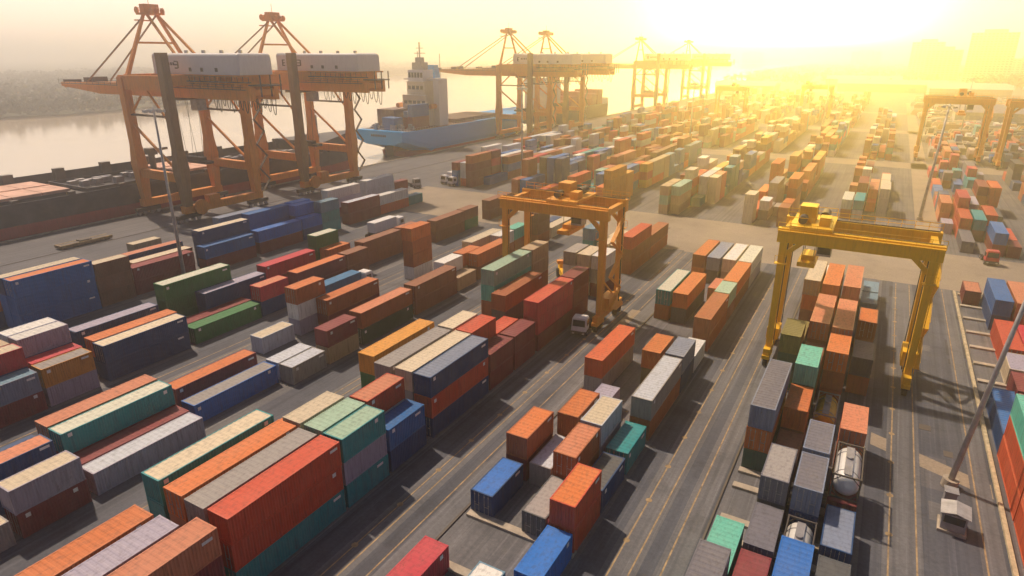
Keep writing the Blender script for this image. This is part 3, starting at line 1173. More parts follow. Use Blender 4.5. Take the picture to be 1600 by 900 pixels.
# ------------------------------------------------------------------ quay cranes
def sts_crane(name, mat_main, label):
    t = empty(name, (0, 0, 0), 0, label, 'quay crane', 'ship-to-shore cranes on the quay')
    mm = mat_main
    HX, HY = 9.0, 11.0
    for sx in (-1, 1):
        s = MB()
        s.box(sx * HX - 0.95, sx * HX + 0.95, -HY - 1.4, HY + 1.4, 2.3, 4.2)
        s.build('sill_beam', mm, t)
        for y in (-HY, HY):
            bg = MB()
            bg.box(sx * HX - 0.55, sx * HX + 0.55, y - 3.4, y + 3.4, 1.0, 2.0)
            bg.box(sx * HX - 0.7, sx * HX + 0.7, y - 0.8, y + 0.8, 2.0, 2.25)
            bo = bg.build('bogie', MAT['darksteel'], t)
            wh = MB()
            for k in (-2.7, -1.0, 1.0, 2.7):
                wh.tube((sx * HX - 0.3, y + k, 0.55), (sx * HX + 0.3, y + k, 0.55), 0.5, 12)
            wh.build('wheel_set', MAT['greysteel'], bo)
    for sx in (-1, 1):
        for sy in (-1, 1):
            top = 42.0 if (sx == 1 and sy == -1) else 36.2
            s = MB()
            s.beam((sx * HX, sy * HY, 4.2), (sx * HX, sy * HY, 14), 1.9, 1.9, 2.9, 2.9)
            s.beam((sx * HX, sy * HY, 14), (sx * HX, sy * HY, 19), 2.9, 2.9, 2.1, 2.1)
            s.beam((sx * HX, sy * HY, 19), (sx * HX, sy * HY, top), 2.1, 2.1)
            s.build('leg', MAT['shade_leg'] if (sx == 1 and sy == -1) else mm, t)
    for sy in (-1, 1):
        s = MB()
        s.beam((-HX + 0.9, sy * HY, 11.5), (HX - 0.9, sy * HY, 11.5), 1.5, 2.3)
        s.build('portal_beam', mm, t)
        s = MB()
        s.tube((-HX + 0.6, sy * HY, 24.5), (HX - 0.8, sy * HY, 12.6), 0.38, 8)
        s.build('diagonal_brace', mm, t)
        s = MB()
        s.tube((HX - 0.6, sy * HY, 24.5), (-0.5, sy * HY, 34), 0.3, 8)
        s.tube((-HX + 0.6, sy * HY, 26.5), (-2.5, sy * HY, 31.5), 0.3, 8)
        s.build('upper_brace', mm, t)
        s = MB()
        s.tube((-HX + 0.7, sy * HY, 26.8), (HX - 0.7, sy * HY, 26.8), 0.3, 8)
        s.build('tie_tube', MAT['darksteel'], t)
        s = MB()
        s.box(-HX - 0.9, HX + 0.9, sy * HY - 0.7, sy * HY + 0.7, 33.0, 36.6)
        s.build('head_beam', mm, t)
    for sx in (-1, 1):
        s = MB()
        s.box(sx * HX - 0.75, sx * HX + 0.75, -HY + 0.9, HY - 0.9, 34.2, 36.8)
        s.build('cross_beam', mm, t)
    for sy in (-1, 1):
        s = MB()
        s.box(-34, 31, sy * 3.6 - 0.7, sy * 3.6 + 0.7, 31.0, 34.2)
        s.hexa([(-54, sy * 3.3 - .4, 32.7), (-34, sy * 3.6 - .7, 31.1), (-34, sy * 3.6 + .7, 31.1), (-54, sy * 3.3 + .4, 32.7),
                (-54, sy * 3.3 - .4, 33.8), (-34, sy * 3.6 - .6, 34.0), (-34, sy * 3.6 + .6, 34.0), (-54, sy * 3.3 + .4, 33.8)])
        s.build('girder', mm, t)
        # walkway and railing along the girder
        s = MB()
        s.box(-52, 30, sy * 4.9 - 0.45, sy * 4.9 + 0.45, 33.5, 33.6)
        for x in range(-52, 31, 3):
            s.beam((x, sy * 5.3, 33.6), (x, sy * 5.3, 34.7), 0.07)
        for z in (34.15, 34.7):
            s.beam((-52, sy * 5.3, z), (30, sy * 5.3, z), 0.07)
        s.build('girder_walkway', MAT['darksteel'], t)
    s = MB()
    for x in (-53.6, -44, -34.5, -20, 14, 24, 30.6):
        s.box(x - 0.35, x + 0.35, -3.0, 3.0, 32.2, 33.6)
    s.build('girder_tie', mm, t)
    s = MB()
    s.box(-55.5, -53.7, -2.2, 2.2, 33.2, 34.4)
    s.box(-44.5, -42.2, -2.0, 2.0, 34.0, 35.2)
    s.box(-40.5, -39.0, -2.0, 2.0, 34.0, 35.4)
    s.build('boom_tip_gear', MAT['darksteel'], t)
    # machinery house with a rounded roof
    n = 8
    prof = [(-5.2, 36.9), (-5.2, 41.1)] + [(-5.2 + 0.9 * (1 - math.cos(PI / 2 * k / 4)), 41.1 + 0.8 * math.sin(PI / 2 * k / 4)) for k in range(1, 5)] + \
           [(5.2 - 0.9 * (1 - math.cos(PI / 2 * k / 4)), 41.1 + 0.8 * math.sin(PI / 2 * k / 4)) for k in range(4, 0, -1)] + [(5.2, 41.1), (5.2, 36.9)]
    s = MB()
    kk = len(prof)
    rings = ((-4.0, 1.0), (28.0, 1.0), (28.7, 0.965), (29.0, 0.90))
    for x, q in rings:
        s.v += [(x, y * q, 36.9 + (z - 36.9) * q) for y, z in prof]
    for j in range(len(rings) - 1):
        for k in range(kk - 1):
            s.f.append((j * kk + k, (j + 1) * kk + k, (j + 1) * kk + k + 1, j * kk + k + 1))
    s.f.append(tuple(range(kk)))
    s.f.append(tuple(reversed(range((len(rings) - 1) * kk, len(rings) * kk))))
    hs = s.build('machinery_house', MAT['white'], t)
    for k, x in enumerate((11, 15.5, 21)):
        s = MB()
        s.box(x - 0.5, x + 0.5, -5.26, -5.19, 37.6, 38.5)
        s.build('vent', MAT['black'], hs)
    s = MB()                      # dark painted emblem on the side: two brackets and a bar of lettering
    for x in (-1.6, 6.1):
        sg = 1 if x < 0 else -1
        s.box(x, x + 0.5, -5.25, -5.19, 38.3, 40.0)
        for z in (38.2, 39.0, 39.8):
            s.box(min(x, x + sg * 1.2), max(x, x + sg * 1.2), -5.255, -5.195, z, z + 0.28)
    for k in range(5):
        s.box(0.5 + k * 0.95, 1.1 + k * 0.95, -5.25, -5.19, 39.0, 39.7)
    s.build('emblem', MAT['black'], hs)
    s = MB()
    for x in (3, 10, 17, 24):
        s.tube((x, 0, 41.8), (x, 0, 42.6), 0.5, 8)
    s.build('roof_vent', MAT['greysteel'], hs)
    s = MB()
    s.box(-5, 29.5, -5.6, 5.6, 36.5, 36.88)
    for x in range(-6, 29, 3):
        s.box(x - 0.2, x + 0.2, -5.3, 5.3, 34.2, 36.5)
    s.build('house_platform', mm, t)
    s = MB()
    s.box(9, 33, -5.9, -5.2, 35.2, 35.4)
    for x in range(9, 34, 2):
        s.beam((x, -5.9, 35.4), (x, -5.9, 36.6), 0.08)
    s.beam((9, -5.9, 36.6), (33, -5.9, 36.6), 0.08)
    s.box(29, 34, -3, 3, 34.4, 34.7)
    for y in (-3, 0, 3):
        s.beam((33.5, y, 32), (33.5, y, 37), 0.25)
    s.build('rear_platform', MAT['darksteel'], t)
    # A-frame
    for sy in (-1, 1):
        s = MB()
        s.beam((-HX, sy * HY * 0.86, 36.6), (-9.6, sy * 1.6, 52.0), 0.9, 0.9, 0.6, 0.6)
        s.build('mast_leg', mm, t)
        s = MB()
        s.beam((HX - 1.0, sy * 3.6, 36.8), (-8.8, sy * 1.4, 51.5), 0.55)
        s.build('back_stay', mm, t)
        s = MB()
        s.beam((-9.8, sy * 1.6, 51.2), (-40.0, sy * 3.3, 34.2), 0.32)
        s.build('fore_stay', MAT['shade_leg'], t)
    s = MB()
    s.beam((-9.3, -5.2, 44.5), (-9.3, 5.2, 44.5), 0.5)
    s.build('mast_cross_tie', mm, t)
    s = MB()
    s.box(-11.6, -7.2, -2.6, 2.6, 51.4, 51.9)
    s.box(-10.6, -8.4, -2.0, 2.0, 51.9, 54.0)
    for y in (-1.5, 0, 1.5):
        s.tube((-12.8, y - 0.15, 52.6), (-12.8, y + 0.15, 52.6), 0.9, 12)
        s.tube((-6.4, y - 0.15, 52.2), (-6.4, y + 0.15, 52.2), 0.8, 12)
    s.box(-13.4, -12.2, -2.3, 2.3, 50.0, 50.3)
    s.box(-13.6, -5.4, -0.15, 0.15, 52.3, 52.7)
    for y in (-2.5, 2.5):
        s.beam((-11.5, y, 51.9), (-11.5, y, 53.1), 0.08)
        s.beam((-7.3, y, 51.9), (-7.3, y, 53.1), 0.08)
        s.beam((-11.5, y, 53.1), (-7.3, y, 53.1), 0.08)
    s.beam((-9.5, 0, 54), (-9.5, 0, 56.5), 0.09)
    s.build('mast_head', mm, t)
    # trolley, cab, spreader
    s = MB()
    s.box(-3.5, 2.5, -3.6, 3.6, 30.2, 31.5)
    tr = s.build('trolley', MAT['darksteel'], t)
    s = MB()
    s.box(3.0, 5.6, -1.2, 1.6, 27.6, 30.4)
    cb = s.build('operator_cab', MAT['greysteel'], t)
    s = MB()
    s.box(2.95, 2.99, -1.0, 1.4, 28.2, 29.9)
    s.build('cab_window', MAT['glass'], cb)
    s = MB()
    s.box(-5.6, 5.4, -1.3, 1.3, 13.4, 14.1)
    s.box(-4.0, 3.0, -0.9, 0.9, 14.1, 15.0)
    sp = s.build('spreader', MAT['darksteel'], t)
    s = MB()
    for x in (-2.6, 1.8):
        for y in (-0.9, 0.9):
            s.tube((x, y, 15.0), (x, y * 2, 30.2), 0.05, 5)
    s.build('hoist_rope', MAT['cable'], sp)
    for k in range(14):           # festoon loops under the girder
        x = 6.0 + k * 1.75
        s = MB()
        pts = [(x + 0.75 * math.sin(a), 4.4, 31.4 - 2.0 * (1 - math.cos(a)) * (1.0 + 0.25 * math.sin(k * 2.1))) for a in [i * PI / 8 - PI for i in range(17)]]
        pts = [(x - 0.75 + 1.5 * i / 10, 4.4, 31.4 - 3.6 * (1 + 0.25 * math.sin(k * 2.1)) * (1 - abs(2 * i / 10 - 1) ** 2.4)) for i in range(11)]
        s.path(pts, 0.10, 5)
        s.build('festoon_loop', MAT['cable'], t)
    # stairs on the far landside leg
    s = MB()
    z = 4.0
    k = 0
    while z < 33:
        ya, yb = (HY + 1.2, HY + 4.2) if k % 2 == 0 else (HY + 4.2, HY + 1.2)
        s.beam((HX + 1.4, ya, z), (HX + 1.4, yb, z + 3.4), 0.8, 0.14)
        z += 3.4
        k += 1
    s.build('stair_flight', MAT['darksteel'], t)
    s = MB()                      # cable reel and cabinet by the near foot
    s.tube((HX + 1.2, -HY + 3, 3.6), (HX + 1.7, -HY + 3, 3.6), 2.0, 18)
    s.box(HX - 0.5, HX + 1.6, -HY + 5.6, -HY + 8.8, 3.95, 6.2)
    s.build('cable_reel', mm, t)
    return t


c1 = sts_crane('quay_crane', MAT['orange'], 'orange quay crane with white machinery house, nearest of the row at left')
c1.location = (-165, 112, 0)
for (x, y, lab, moved) in ((-165, 152.5, 'second orange quay crane, standing between the nearest one and the blue ship', 0),
                           (-166, 303, 'third quay crane, its long boom over the bow of the blue ship', 1),
                           (-166, 345, 'fourth quay crane, close behind the third in golden haze', 2),
                           (-166, 505, 'far quay crane with boom out, faint in the haze right of the pair', 3),
                           (-166, 640, 'farthest quay crane, barely visible in the golden haze', 4)):
    c = copy_tree(c1)
    c.location = (x, y, 0)
    c['label'] = lab
c1.rotation_euler = (0, 0, 0)
# rails of the quay cranes
for x in (-174, -156):
    MB().box(x - 0.08, x + 0.08, -100, 800, 0.005, 0.09).build('crane_rail', MAT['darksteel'])['kind'] = 'structure'


# ------------------------------------------------------------------ rubber tyred gantries
def rtg(name, mat, label, trolley_x=-5.5):
    t = empty(name, (0, 0, 0), 0, label, 'gantry crane', 'rubber-tyred gantry cranes over the stacks')
    HX, HY, TOP = 8.6, 3.8, 18.2
    for sx in (-1, 1):
        s = MB()
        s.box(sx * HX - 0.45, sx * HX + 0.45, -HY - 1.6, HY + 1.6, 1.7, 2.6)
        s.build('sill_beam', mat, t)
        for sy in (-1, 1):
            s = MB()
            s.beam((sx * HX, sy * HY, 2.6), (sx * HX, sy * HY, TOP - 0.25), 0.75, 0.85, 0.95, 1.05)
            s.build('leg', mat, t)
            bg = MB()
            bg.box(sx * HX - 0.5, sx * HX + 0.5, sy * (HY + 0.4) - 1.5, sy * (HY + 0.4) + 1.5, 1.15, 1.68)
            bo = bg.build('bogie', mat, t)
            for k in (-0.85, 0.85):
                w_ = MB()
                w_.tube((sx * HX - 0.28, sy * (HY + 0.4) + k, 0.72), (sx * HX + 0.28, sy * (HY + 0.4) + k, 0.72), 0.72, 16)
                w_.build('wheel', MAT['rubber'], bo)
        s = MB()
        s.beam((sx * HX, -HY + .3, 8.5), (sx * HX, HY - .3, 3.0), 0.22)
        s.build('leg_brace', mat, t)
        s = MB()
        s.box(sx * HX - 0.4, sx * HX + 0.4, -HY + 0.5, HY - 0.5, TOP + 0.3, TOP + 1.2)
        s.build('end_tie', mat, t)
    for sy in (-1, 1):
        s = MB()
        s.box(-HX - 0.9, HX + 0.9, sy * HY - 0.5, sy * HY + 0.5, TOP - 0.25, TOP + 1.7)
        s.build('girder', mat, t)
        for sx in (-1, 1):
            s = MB()
            s.beam((sx * HX, sy * HY, TOP - 2.2), (sx * (HX - 2.4), sy * HY, TOP + 0.1), 0.5, 0.6)
            s.build('knee_brace', mat, t)
        s = MB()
        y = sy * (HY + 1.0)
        s.box(-HX - 0.9, HX + 0.9, min(y, sy * (HY + .5)), max(y, sy * (HY + .5)), TOP + 1.4, TOP + 1.48)
        for k in range(13):
            x = -HX - 0.9 + k * (2 * HX + 1.8) / 12
            s.beam((x, y, TOP + 1.48), (x, y, TOP + 2.6), 0.06)
        for z in (TOP + 2.05, TOP + 2.6):
            s.beam((-HX - .9, y, z), (HX + .9, y, z), 0.06)
        s.build('handrail', mat, t)
    for sy in (-1, 1):           # stiffener plates and cable conduits
        s = MB()
        for k in range(16):
            x = -HX + 0.5 + k * (2 * HX - 1.0) / 15
            s.box(x - 0.05, x + 0.05, sy * HY - 0.56, sy * HY + 0.56, TOP + 0.06, TOP + 1.64)
        s.build('stiffener', mat, t)['kind'] = 'stuff'
        s = MB()
        s.box(-HX - 0.6, HX + 0.6, sy * (HY - 0.22) - 0.06, sy * (HY - 0.22) + 0.06, TOP + 1.71, TOP + 1.86)
        s.build('trolley_rail_track', MAT['darksteel'], t)
        for sx in (-1, 1):
            s = MB()
            s.box(sx * HX - 0.75, sx * HX + 0.75, sy * (HY + .45) - .5, sy * (HY + .45) + .5, TOP - 3.2, TOP - 3.1)
            for dx in (-0.75, 0.75):
                s.beam((sx * HX + dx, sy * (HY + .95), TOP - 3.1), (sx * HX + dx, sy * (HY + .95), TOP - 2.0), 0.05)
            s.beam((sx * HX - .75, sy * (HY + .95), TOP - 2.0), (sx * HX + .75, sy * (HY + .95), TOP - 2.0), 0.05)
            s.build('leg_platform', mat, t)
            s = MB()
            s.tube((sx * (HX - 0.55), sy * HY, 2.7), (sx * (HX - 0.55), sy * HY, TOP), 0.07, 5)
            s.build('conduit', MAT['cable'], t)
    for k in range(9):            # festoon under the girder
        x = -HX + 1.8 + k * 1.75
        pts = [(x - 0.8 + 1.6 * i / 8, HY + 1.35, TOP + 1.3 - 1.3 * (1 - abs(2 * i / 8 - 1) ** 2.4)) for i in range(9)]
        s = MB()
        s.path(pts, 0.06, 5)
        s.build('festoon_loop', MAT['cable'], t)
    z_, k = 2.7, 0                # stair up the right-hand legs
    s = MB()
    while z_ < TOP - 1:
        ya, yb = (-2.2, 2.2) if k % 2 == 0 else (2.2, -2.2)
        s.beam((HX + 0.95, ya, z_), (HX + 0.95, yb, z_ + 2.9), 0.65, 0.1)
        s.beam((HX + 1.25, ya, z_ + 1), (HX + 1.25, yb, z_ + 3.9), 0.05)
        z_ += 2.9
        k += 1
    s.build('stair_flight', mat, t)
    # trolley with winches
    s = MB()
    s.box(trolley_x - 2.6, trolley_x + 2.6, -HY - 0.4, HY + 0.4, TOP + 1.72, TOP + 2.15)
    tr = s.build('trolley', mat, t)
    s = MB()
    s.box(trolley_x - 1.9, trolley_x + 0.2, -1.2, 1.4, TOP + 2.15, TOP + 4.3)
    s.box(trolley_x + 0.8, trolley_x + 2.1, -2.6, -0.6, TOP + 2.15, TOP + 3.3)
    s.build('winch_house', mat, tr)
    s = MB()
    s.tube((trolley_x + 1.2, 0.2, TOP + 2.9), (trolley_x + 1.2, 2.8, TOP + 2.9), 0.6, 14)
    s.tube((trolley_x - 1.2, -3.2, TOP + 2.8), (trolley_x - 1.2, -1.6, TOP + 2.8), 0.55, 14)
    s.build('winch_drum', MAT['darksteel'], tr)
    s = MB()
    for x in (-2.5, 0, 2.5):
        for sy in (-1, 1):
            s.beam((trolley_x + x, sy * (HY + .3), TOP + 2.15), (trolley_x + x, sy * (HY + .3), TOP + 3.3), 0.07)
    for sy in (-1, 1):
        s.beam((trolley_x - 2.5, sy * (HY + .3), TOP + 3.3), (trolley_x + 2.5, sy * (HY + .3), TOP + 3.3), 0.07)
    s.build('trolley_rail', mat, tr)
    s = MB()
    s.box(trolley_x + 1.0, trolley_x + 2.8, -2.3, -0.4, TOP - 2.0, TOP + 0.2)
    cb = s.build('operator_cab', MAT['greysteel'], t)
    s = MB()
    s.box(trolley_x + 1.1, trolley_x + 2.7, -2.34, -2.305, TOP - 1.7, TOP - 0.4)
    s.build('cab_window', MAT['glass'], cb)
    s = MB()
    s.box(trolley_x - 1.1, trolley_x + 1.1, -3.0, 3.0, TOP - 3.6, TOP - 3.0)
    s.box(trolley_x - 0.8, trolley_x + 0.8, -1.6, 1.6, TOP - 3.0, TOP - 2.3)
    sp = s.build('spreader', mat, t)
    s = MB()
    for x in (-0.7, 0.7):
        for y in (-1.4, 1.4):
            s.tube((trolley_x + x, y, TOP - 2.3), (trolley_x + x, y, TOP + 1.8), 0.04, 5)
    s.build('hoist_rope', MAT['cable'], sp)
    # diesel set on one sill, electrical house on the other, ladder
    s = MB()
    s.box(HX - 0.9, HX + 0.9, -1.9, 1.9, 2.65, 4.7)
    s.build('power_house', mat, t)
    s = MB()
    s.box(-HX - 0.8, -HX + 0.8, -1.3, 1.5, 2.65, 4.3)
    s.build('electrical_house', mat, t)
    s = MB()
    for k in (-0.22, 0.22):
        s.beam((HX + 0.6, -HY + k, 2.7), (HX + 0.6, -HY + k, TOP + 1.5), 0.06)
    z = 3.0
    while z < TOP + 1.4:
        s.beam((HX + 0.6, -HY - .22, z), (HX + 0.6, -HY + .22, z), 0.05)
        z += 0.45
    s.build('ladder', mat, t)
    s = MB()
    s.tube((HX + 0.6, HY - 0.6, 2.7), (HX + 0.6, HY - 0.6, TOP + 0.5), 0.12, 6)
    s.build('cable_pipe', MAT['cable'], t)
    return t


ra = rtg('gantry_crane', MAT['amber'], 'orange gantry crane straddling the middle stacks, beside the dark red stack', 1.5)
ra.location = (-43.6, 92.9, 0)
rb = rtg('gantry_crane', MAT['yellow'], 'bright yellow gantry crane straddling the four rows at right', -5.6)
rb.location = (-0.9, 94.2, 0)
RTGS = [(49.8, 312, 1.25, 'orange gantry crane at the upper right edge, its legs above red containers', ra),
        (22.8, 322, 1.25, 'ochre gantry crane left of the orange one at the upper right', ra),
        (-92.0, 450, 1.05, 'very faint gantry crane just right of the far quay cranes', ra),
        (-46.0, 500, 1.05, 'farthest gantry crane lost in the bright haze', rb)]
for x, y, s_, lab, src in RTGS:
    c = copy_tree(src)
    c.location = (x, y, 0)
    c.scale = (s_, s_, s_ * 1.02)
    c['label'] = lab


# ------------------------------------------------------------------ light masts
def mast(loc, h, label, lean=(0, 0), r=0.32):
    t = empty('light_mast', loc, 0, label, 'light mast', 'tall light masts between the stacks')
    s = MB()
    s.tube((0, 0, 0), (0, 0, 0.9), 0.75, 12)
    s.build('base', MAT['concrete'], t)
    s = MB()
    s.tube((0, 0, 0.9), (0, 0, h), r, 12, r * 0.45)
    s.build('pole', MAT['lampcol'], t, True)
    s = MB()
    n = 12
    for k in range(n):
        a0, a1_ = 2 * PI * k / n, 2 * PI * (k + 1) / n
        s.beam((1.3 * math.cos(a0), 1.3 * math.sin(a0), h - 0.5), (1.3 * math.cos(a1_), 1.3 * math.sin(a1_), h - 0.5), 0.12)
    for k in range(4):
        a0 = PI / 2 * k
        s.beam((0, 0, h - 0.5), (1.3 * math.cos(a0), 1.3 * math.sin(a0), h - 0.5), 0.1)
    hd = s.build('head_ring', MAT['lampcol'], t)
    for k in range(8):
        a0 = 2 * PI * k / 8
        s = MB()
        x, y = 1.5 * math.cos(a0), 1.5 * math.sin(a0)
        s.box(x - 0.28, x + 0.28, y - 0.28, y + 0.28, h - 1.0, h - 0.55)
        s.build('floodlight', MAT['lampglass'], hd)
    t.rotation_euler = (lean[0], lean[1], 0)
    return t


mast((11.7, 69.9, 0), 31, 'pale grey leaning light pole at right, rising beside the white tractor', (0, R(5.0)), 0.30)
mast((-119.9 + 6.5, 73.7 - 3.5, 0), 33, 'thin grey light mast at left, in front of the nearest quay crane', (0, 0), 0.36)
mast((-103.8, 187.8, 0), 32, 'grey light mast in the centre, between the blue ship and the orange gantry', (0, 0), 0.4)
mast((11.5, 199, 0), 30, 'thin pale light mast right of the yellow gantry top', (0, R(2)), 0.45)
for (x, y, lab) in ((-78, 300, 'faint light mast in the haze left of the glow'), (-30, 380, 'faint light mast under the bright glow'), (34, 420, 'distant light mast near the pale warehouse roofs')):
    mast((x, y, 0), 30, lab, (0, 0), 0.4)


# ------------------------------------------------------------------ vehicles
def tractor(loc, rz, label, cab_mat, trailer=None, box_mat=None, name='terminal_tractor'):
    """local -y is the front"""
    t = empty(name, loc, rz, label, 'truck')
    s = MB()
    s.box(-0.5, 0.5, -2.6, 2.9, 0.65, 0.95)
    s.box(-1.2, 1.2, -2.75, -2.5, 0.45, 0.95)
    s.build('chassis', MAT['darksteel'], t)
    s = MB()
    s.hexa([(-1.2, -2.5, 0.98), (1.2, -2.5, 0.98), (1.2, -0.5, 0.98), (-1.2, -0.5, 0.98),
            (-1.12, -2.25, 2.95), (1.12, -2.25, 2.95), (1.12, -0.5, 2.95), (-1.12, -0.5, 2.95)])
    s.box(-1.0, 1.0, -2.35, -0.6, 2.95, 3.1)
    cb = s.build('cab', cab_mat, t)
    s = MB()
    s.hexa([(-1.0, -2.455, 1.75), (1.0, -2.455, 1.75), (1.0, -2.40, 1.75), (-1.0, -2.40, 1.75),
            (-0.95, -2.32, 2.75), (0.95, -2.32, 2.75), (0.95, -2.25, 2.75), (-0.95, -2.25, 2.75)])
    s.build('windscreen', MAT['glass'], cb)
    for sx in (-1, 1):
        s = MB()
        s.box(min(sx * 1.14, sx * 1.22), max(sx * 1.14, sx * 1.22), -1.9, -0.8, 1.75, 2.6)
        s.build('side_window', MAT['glass'], cb)
        s = MB()
        s.box(sx * 0.8 - 0.18, sx * 0.8 + 0.18, -2.78, -2.74, 0.6, 0.82)
        s.build('headlight', MAT['lampglass'], cb)
    ys = [-1.7, 1.6, 2.7] + ([8.2, 9.4] if trailer else [])
    for y in ys:
        for sx in (-1, 1):
            s = MB()
            s.tube((sx * 1.2, y, 0.52), (sx * 0.8, y, 0.52), 0.52, 14)
            wh = s.build('wheel', MAT['rubber'], t)
            s = MB()
            s.tube((sx * 1.215, y, 0.52), (sx * 1.15, y, 0.52), 0.26, 10)
            s.build('rim', MAT['greysteel'], wh)
    if trailer:
        s = MB()
        s.box(-1.15, 1.15, 0.6, trailer, 1.05, 1.25)
        s.box(-0.5, 0.5, 0.8, trailer - .2, 0.8, 1.05)
        s.build('trailer_bed', MAT['darksteel'], t)
        if box_mat:
            s = MB()
            n = 30
            s.box(-1.18, 1.18, 0.7, trailer - 0.1, 1.28, 3.75)
            for k in range(n):
                y = 0.75 + (trailer - 0.95) * k / n
                s.box(-1.21, 1.21, y, y + 0.18, 1.4, 3.65)
            s.build('cargo_box', box_mat, t)
    else:
        s = MB()
        s.box(-1.0, 1.0, -0.3, 0.3, 0.95, 2.2)
        s.build('engine_box', MAT['greysteel'], t)
    return t


t = empty('control_booth', (11.55, 62.6, 0), R(-4), 'small grey booth with pale pitched roof at the foot of the leaning pole', 'booth')
s = MB()
s.box(-1.55, 1.55, -1.5, 1.6, 0.0, 0.35)
s.build('base', MAT['concrete'], t)
s = MB()
s.box(-1.3, 1.3, -1.2, 1.35, 0.35, 2.35)
wl_ = s.build('wall', MAT['greysteel'], t)
s = MB()
s.box(-1.1, 1.1, -1.24, -1.19, 1.25, 2.15)
s.build('window', MAT['glass'], wl_)
for sx in (-1, 1):
    s = MB()
    s.box(min(sx * 1.29, sx * 1.34), max(sx * 1.29, sx * 1.34), -0.9, 1.0, 1.25, 2.1)
    s.build('window', MAT['glass'], wl_)
    s = MB()
    xa, xb = (-1.62, -0.01) if sx < 0 else (0.01, 1.62)
    za, zb_ = (2.38, 2.72) if sx < 0 else (2.72, 2.38)
    s.hexa([(xa, -1.55, za), (xb, -1.55, zb_), (xb, 1.6, zb_), (xa, 1.6, za), (xa, -1.55, za + .08), (xb, -1.55, zb_ + .08), (xb, 1.6, zb_ + .08), (xa, 1.6, za + .08)])
    s.build('roof_panel', MAT['lampcol'], t)
s = MB()
s.box(-0.5, 0.5, 2.6, 3.6, 0.0, 1.9)
s.box(-0.6, 0.6, 2.5, 3.7, 1.9, 2.0)
t.scale = (0.74, 0.74, 0.85)
o = s.build('cable_cabinet', MAT['greysteel'])
o.location = (11.4, 62.9, 0)
tag(o, 'grey cable cabinet between the booth and the leaning pole', 'cabinet')
tractor((-37.0, 87.2, 0), R(10), 'white terminal tractor beside the right legs of the orange gantry', MAT['white'])
bl = plain('blue_cargo_box', (0.03, 0.16, 0.34), 0.5)
wt = MAT['white']
tractor((-81.5, 84.5, 0), R(180), 'truck with blue container and white cab between the left blocks', MAT['white'], 12.4, bl)
tractor((-103.5, 121.5, 0), R(180), 'white box truck parked in the lane behind brown containers', MAT['white'], 9.0, wt)
tractor((23.5, 163, 0), R(4), 'red truck on the cross road at the right, before dark containers', MAT['redcab'])
tractor((-127.5, 178.5, 0), R(-8), 'white container truck, left one of the pair parked past the cross road', MAT['white'], 11.0, wt)
tractor((-123.5, 177, 0), R(-8), 'white container truck, right one of the pair parked past the cross road', MAT['white'], 11.0, MAT['cream'])
tractor((-133.5, 168, 0), R(60), 'dark flatbed truck with empty bed on the open apron', MAT['greysteel'], 11.0)


def reach_stacker(loc, rz, label):
    t = empty('reach_stacker', loc, rz, label, 'reach stacker')
    s = MB()
    s.box(-1.5, 1.5, -3.6, 3.2, 0.9, 2.0)
    s.box(-1.4, 1.4, 1.8, 3.6, 1.0, 2.7)
    s.build('body', MAT['yellow'], t)
    for y in (-2.6, 2.3):
        for sx in (-1, 1):
            s = MB()
            s.tube((sx * 1.9, y, 0.85), (sx * 1.1, y, 0.85), 0.85, 14)
            s.build('wheel', MAT['rubber'], t)
    s = MB()
    s.box(-0.8, 0.8, 0.2, 1.6, 2.0, 3.7)
    cb = s.build('cab', MAT['yellow'], t)
    s = MB()
    s.box(-0.83, 0.83, 0.15, 1.65, 2.7, 3.5)
    s.build('cab_window', MAT['glass'], cb)
    s = MB()
    s.beam((0, 2.6, 3.2), (0, -4.6, 6.2), 0.8, 0.9, 0.6, 0.6)
    s.build('boom', MAT['yellow'], t)
    s = MB()
    s.box(-3.0, 3.0, -5.2, -4.2, 5.0, 5.6)
    s.build('spreader', MAT['orange'], t)
    return t


reach_stacker((-49.5, 108.5, 0), R(35), 'yellow reach stacker working between the orange gantry legs')
# low yellow spreader frame lying on the apron
t = empty('flatbed_frame', (-158.5, 75.5, 0), R(0), 'low flatbed with dull yellow side rails lying on the apron by the dark ship', 'flatbed')
s = MB()
for x in (-1.2, 1.2):
    s.box(x - 0.15, x + 0.15, -5.8, 5.8, 0.3, 0.95)
s.box(-1.03, 1.03, -5.8, -5.5, 0.3, 0.95)
s.build('side_rail', MAT['yellowline'], t)
s = MB()
s.box(-1.02, 1.02, -5.45, 5.8, 0.6, 0.9)
s.build('deck_plate', MAT['darksteel'], t)
s = MB()
for y in (-4.6, -1.6, 1.6, 4.6):
    s.box(-1.0, 1.0, y - 0.3, y + 0.3, 0.0, 0.58)
s.box(-0.9, 0.9, -1.3, 1.3, 0.92, 1.2)
s.build('cross_tie', MAT['darksteel'], t)


# ------------------------------------------------------------------ ships
def loft(stations, mat, name, parent, cap=True):
    """stations: list of lists of points with equal counts"""
    s = MB()
    n = len(stations[0])
    for st in stations:
        s.v += [tuple(p) for p in st]
    for j in range(len(stations) - 1):
        for k in range(n - 1):
            s.f.append((j * n + k, j * n + k + 1, (j + 1) * n + k + 1, (j + 1) * n + k))
    if cap:
        s.f.append(tuple(range(n)))
        s.f.append(tuple((len(stations) - 1) * n + k for k in reversed(range(n))))
    return s.build(name, mat, parent)


# dark bulk carrier at left: starboard side on the quay
t = empty('bulk_ship', (-191, 90, -2.2), 0, 'dark grey bulk ship with red boot stripe moored behind the orange cranes', 'ship', 'ships along the quay')
HW = 13.2


def dark_sec(y, w, z0, z1):
    return [(w, y, z0), (w, y, z1), (-w, y, z1), (-w, y, z0)]


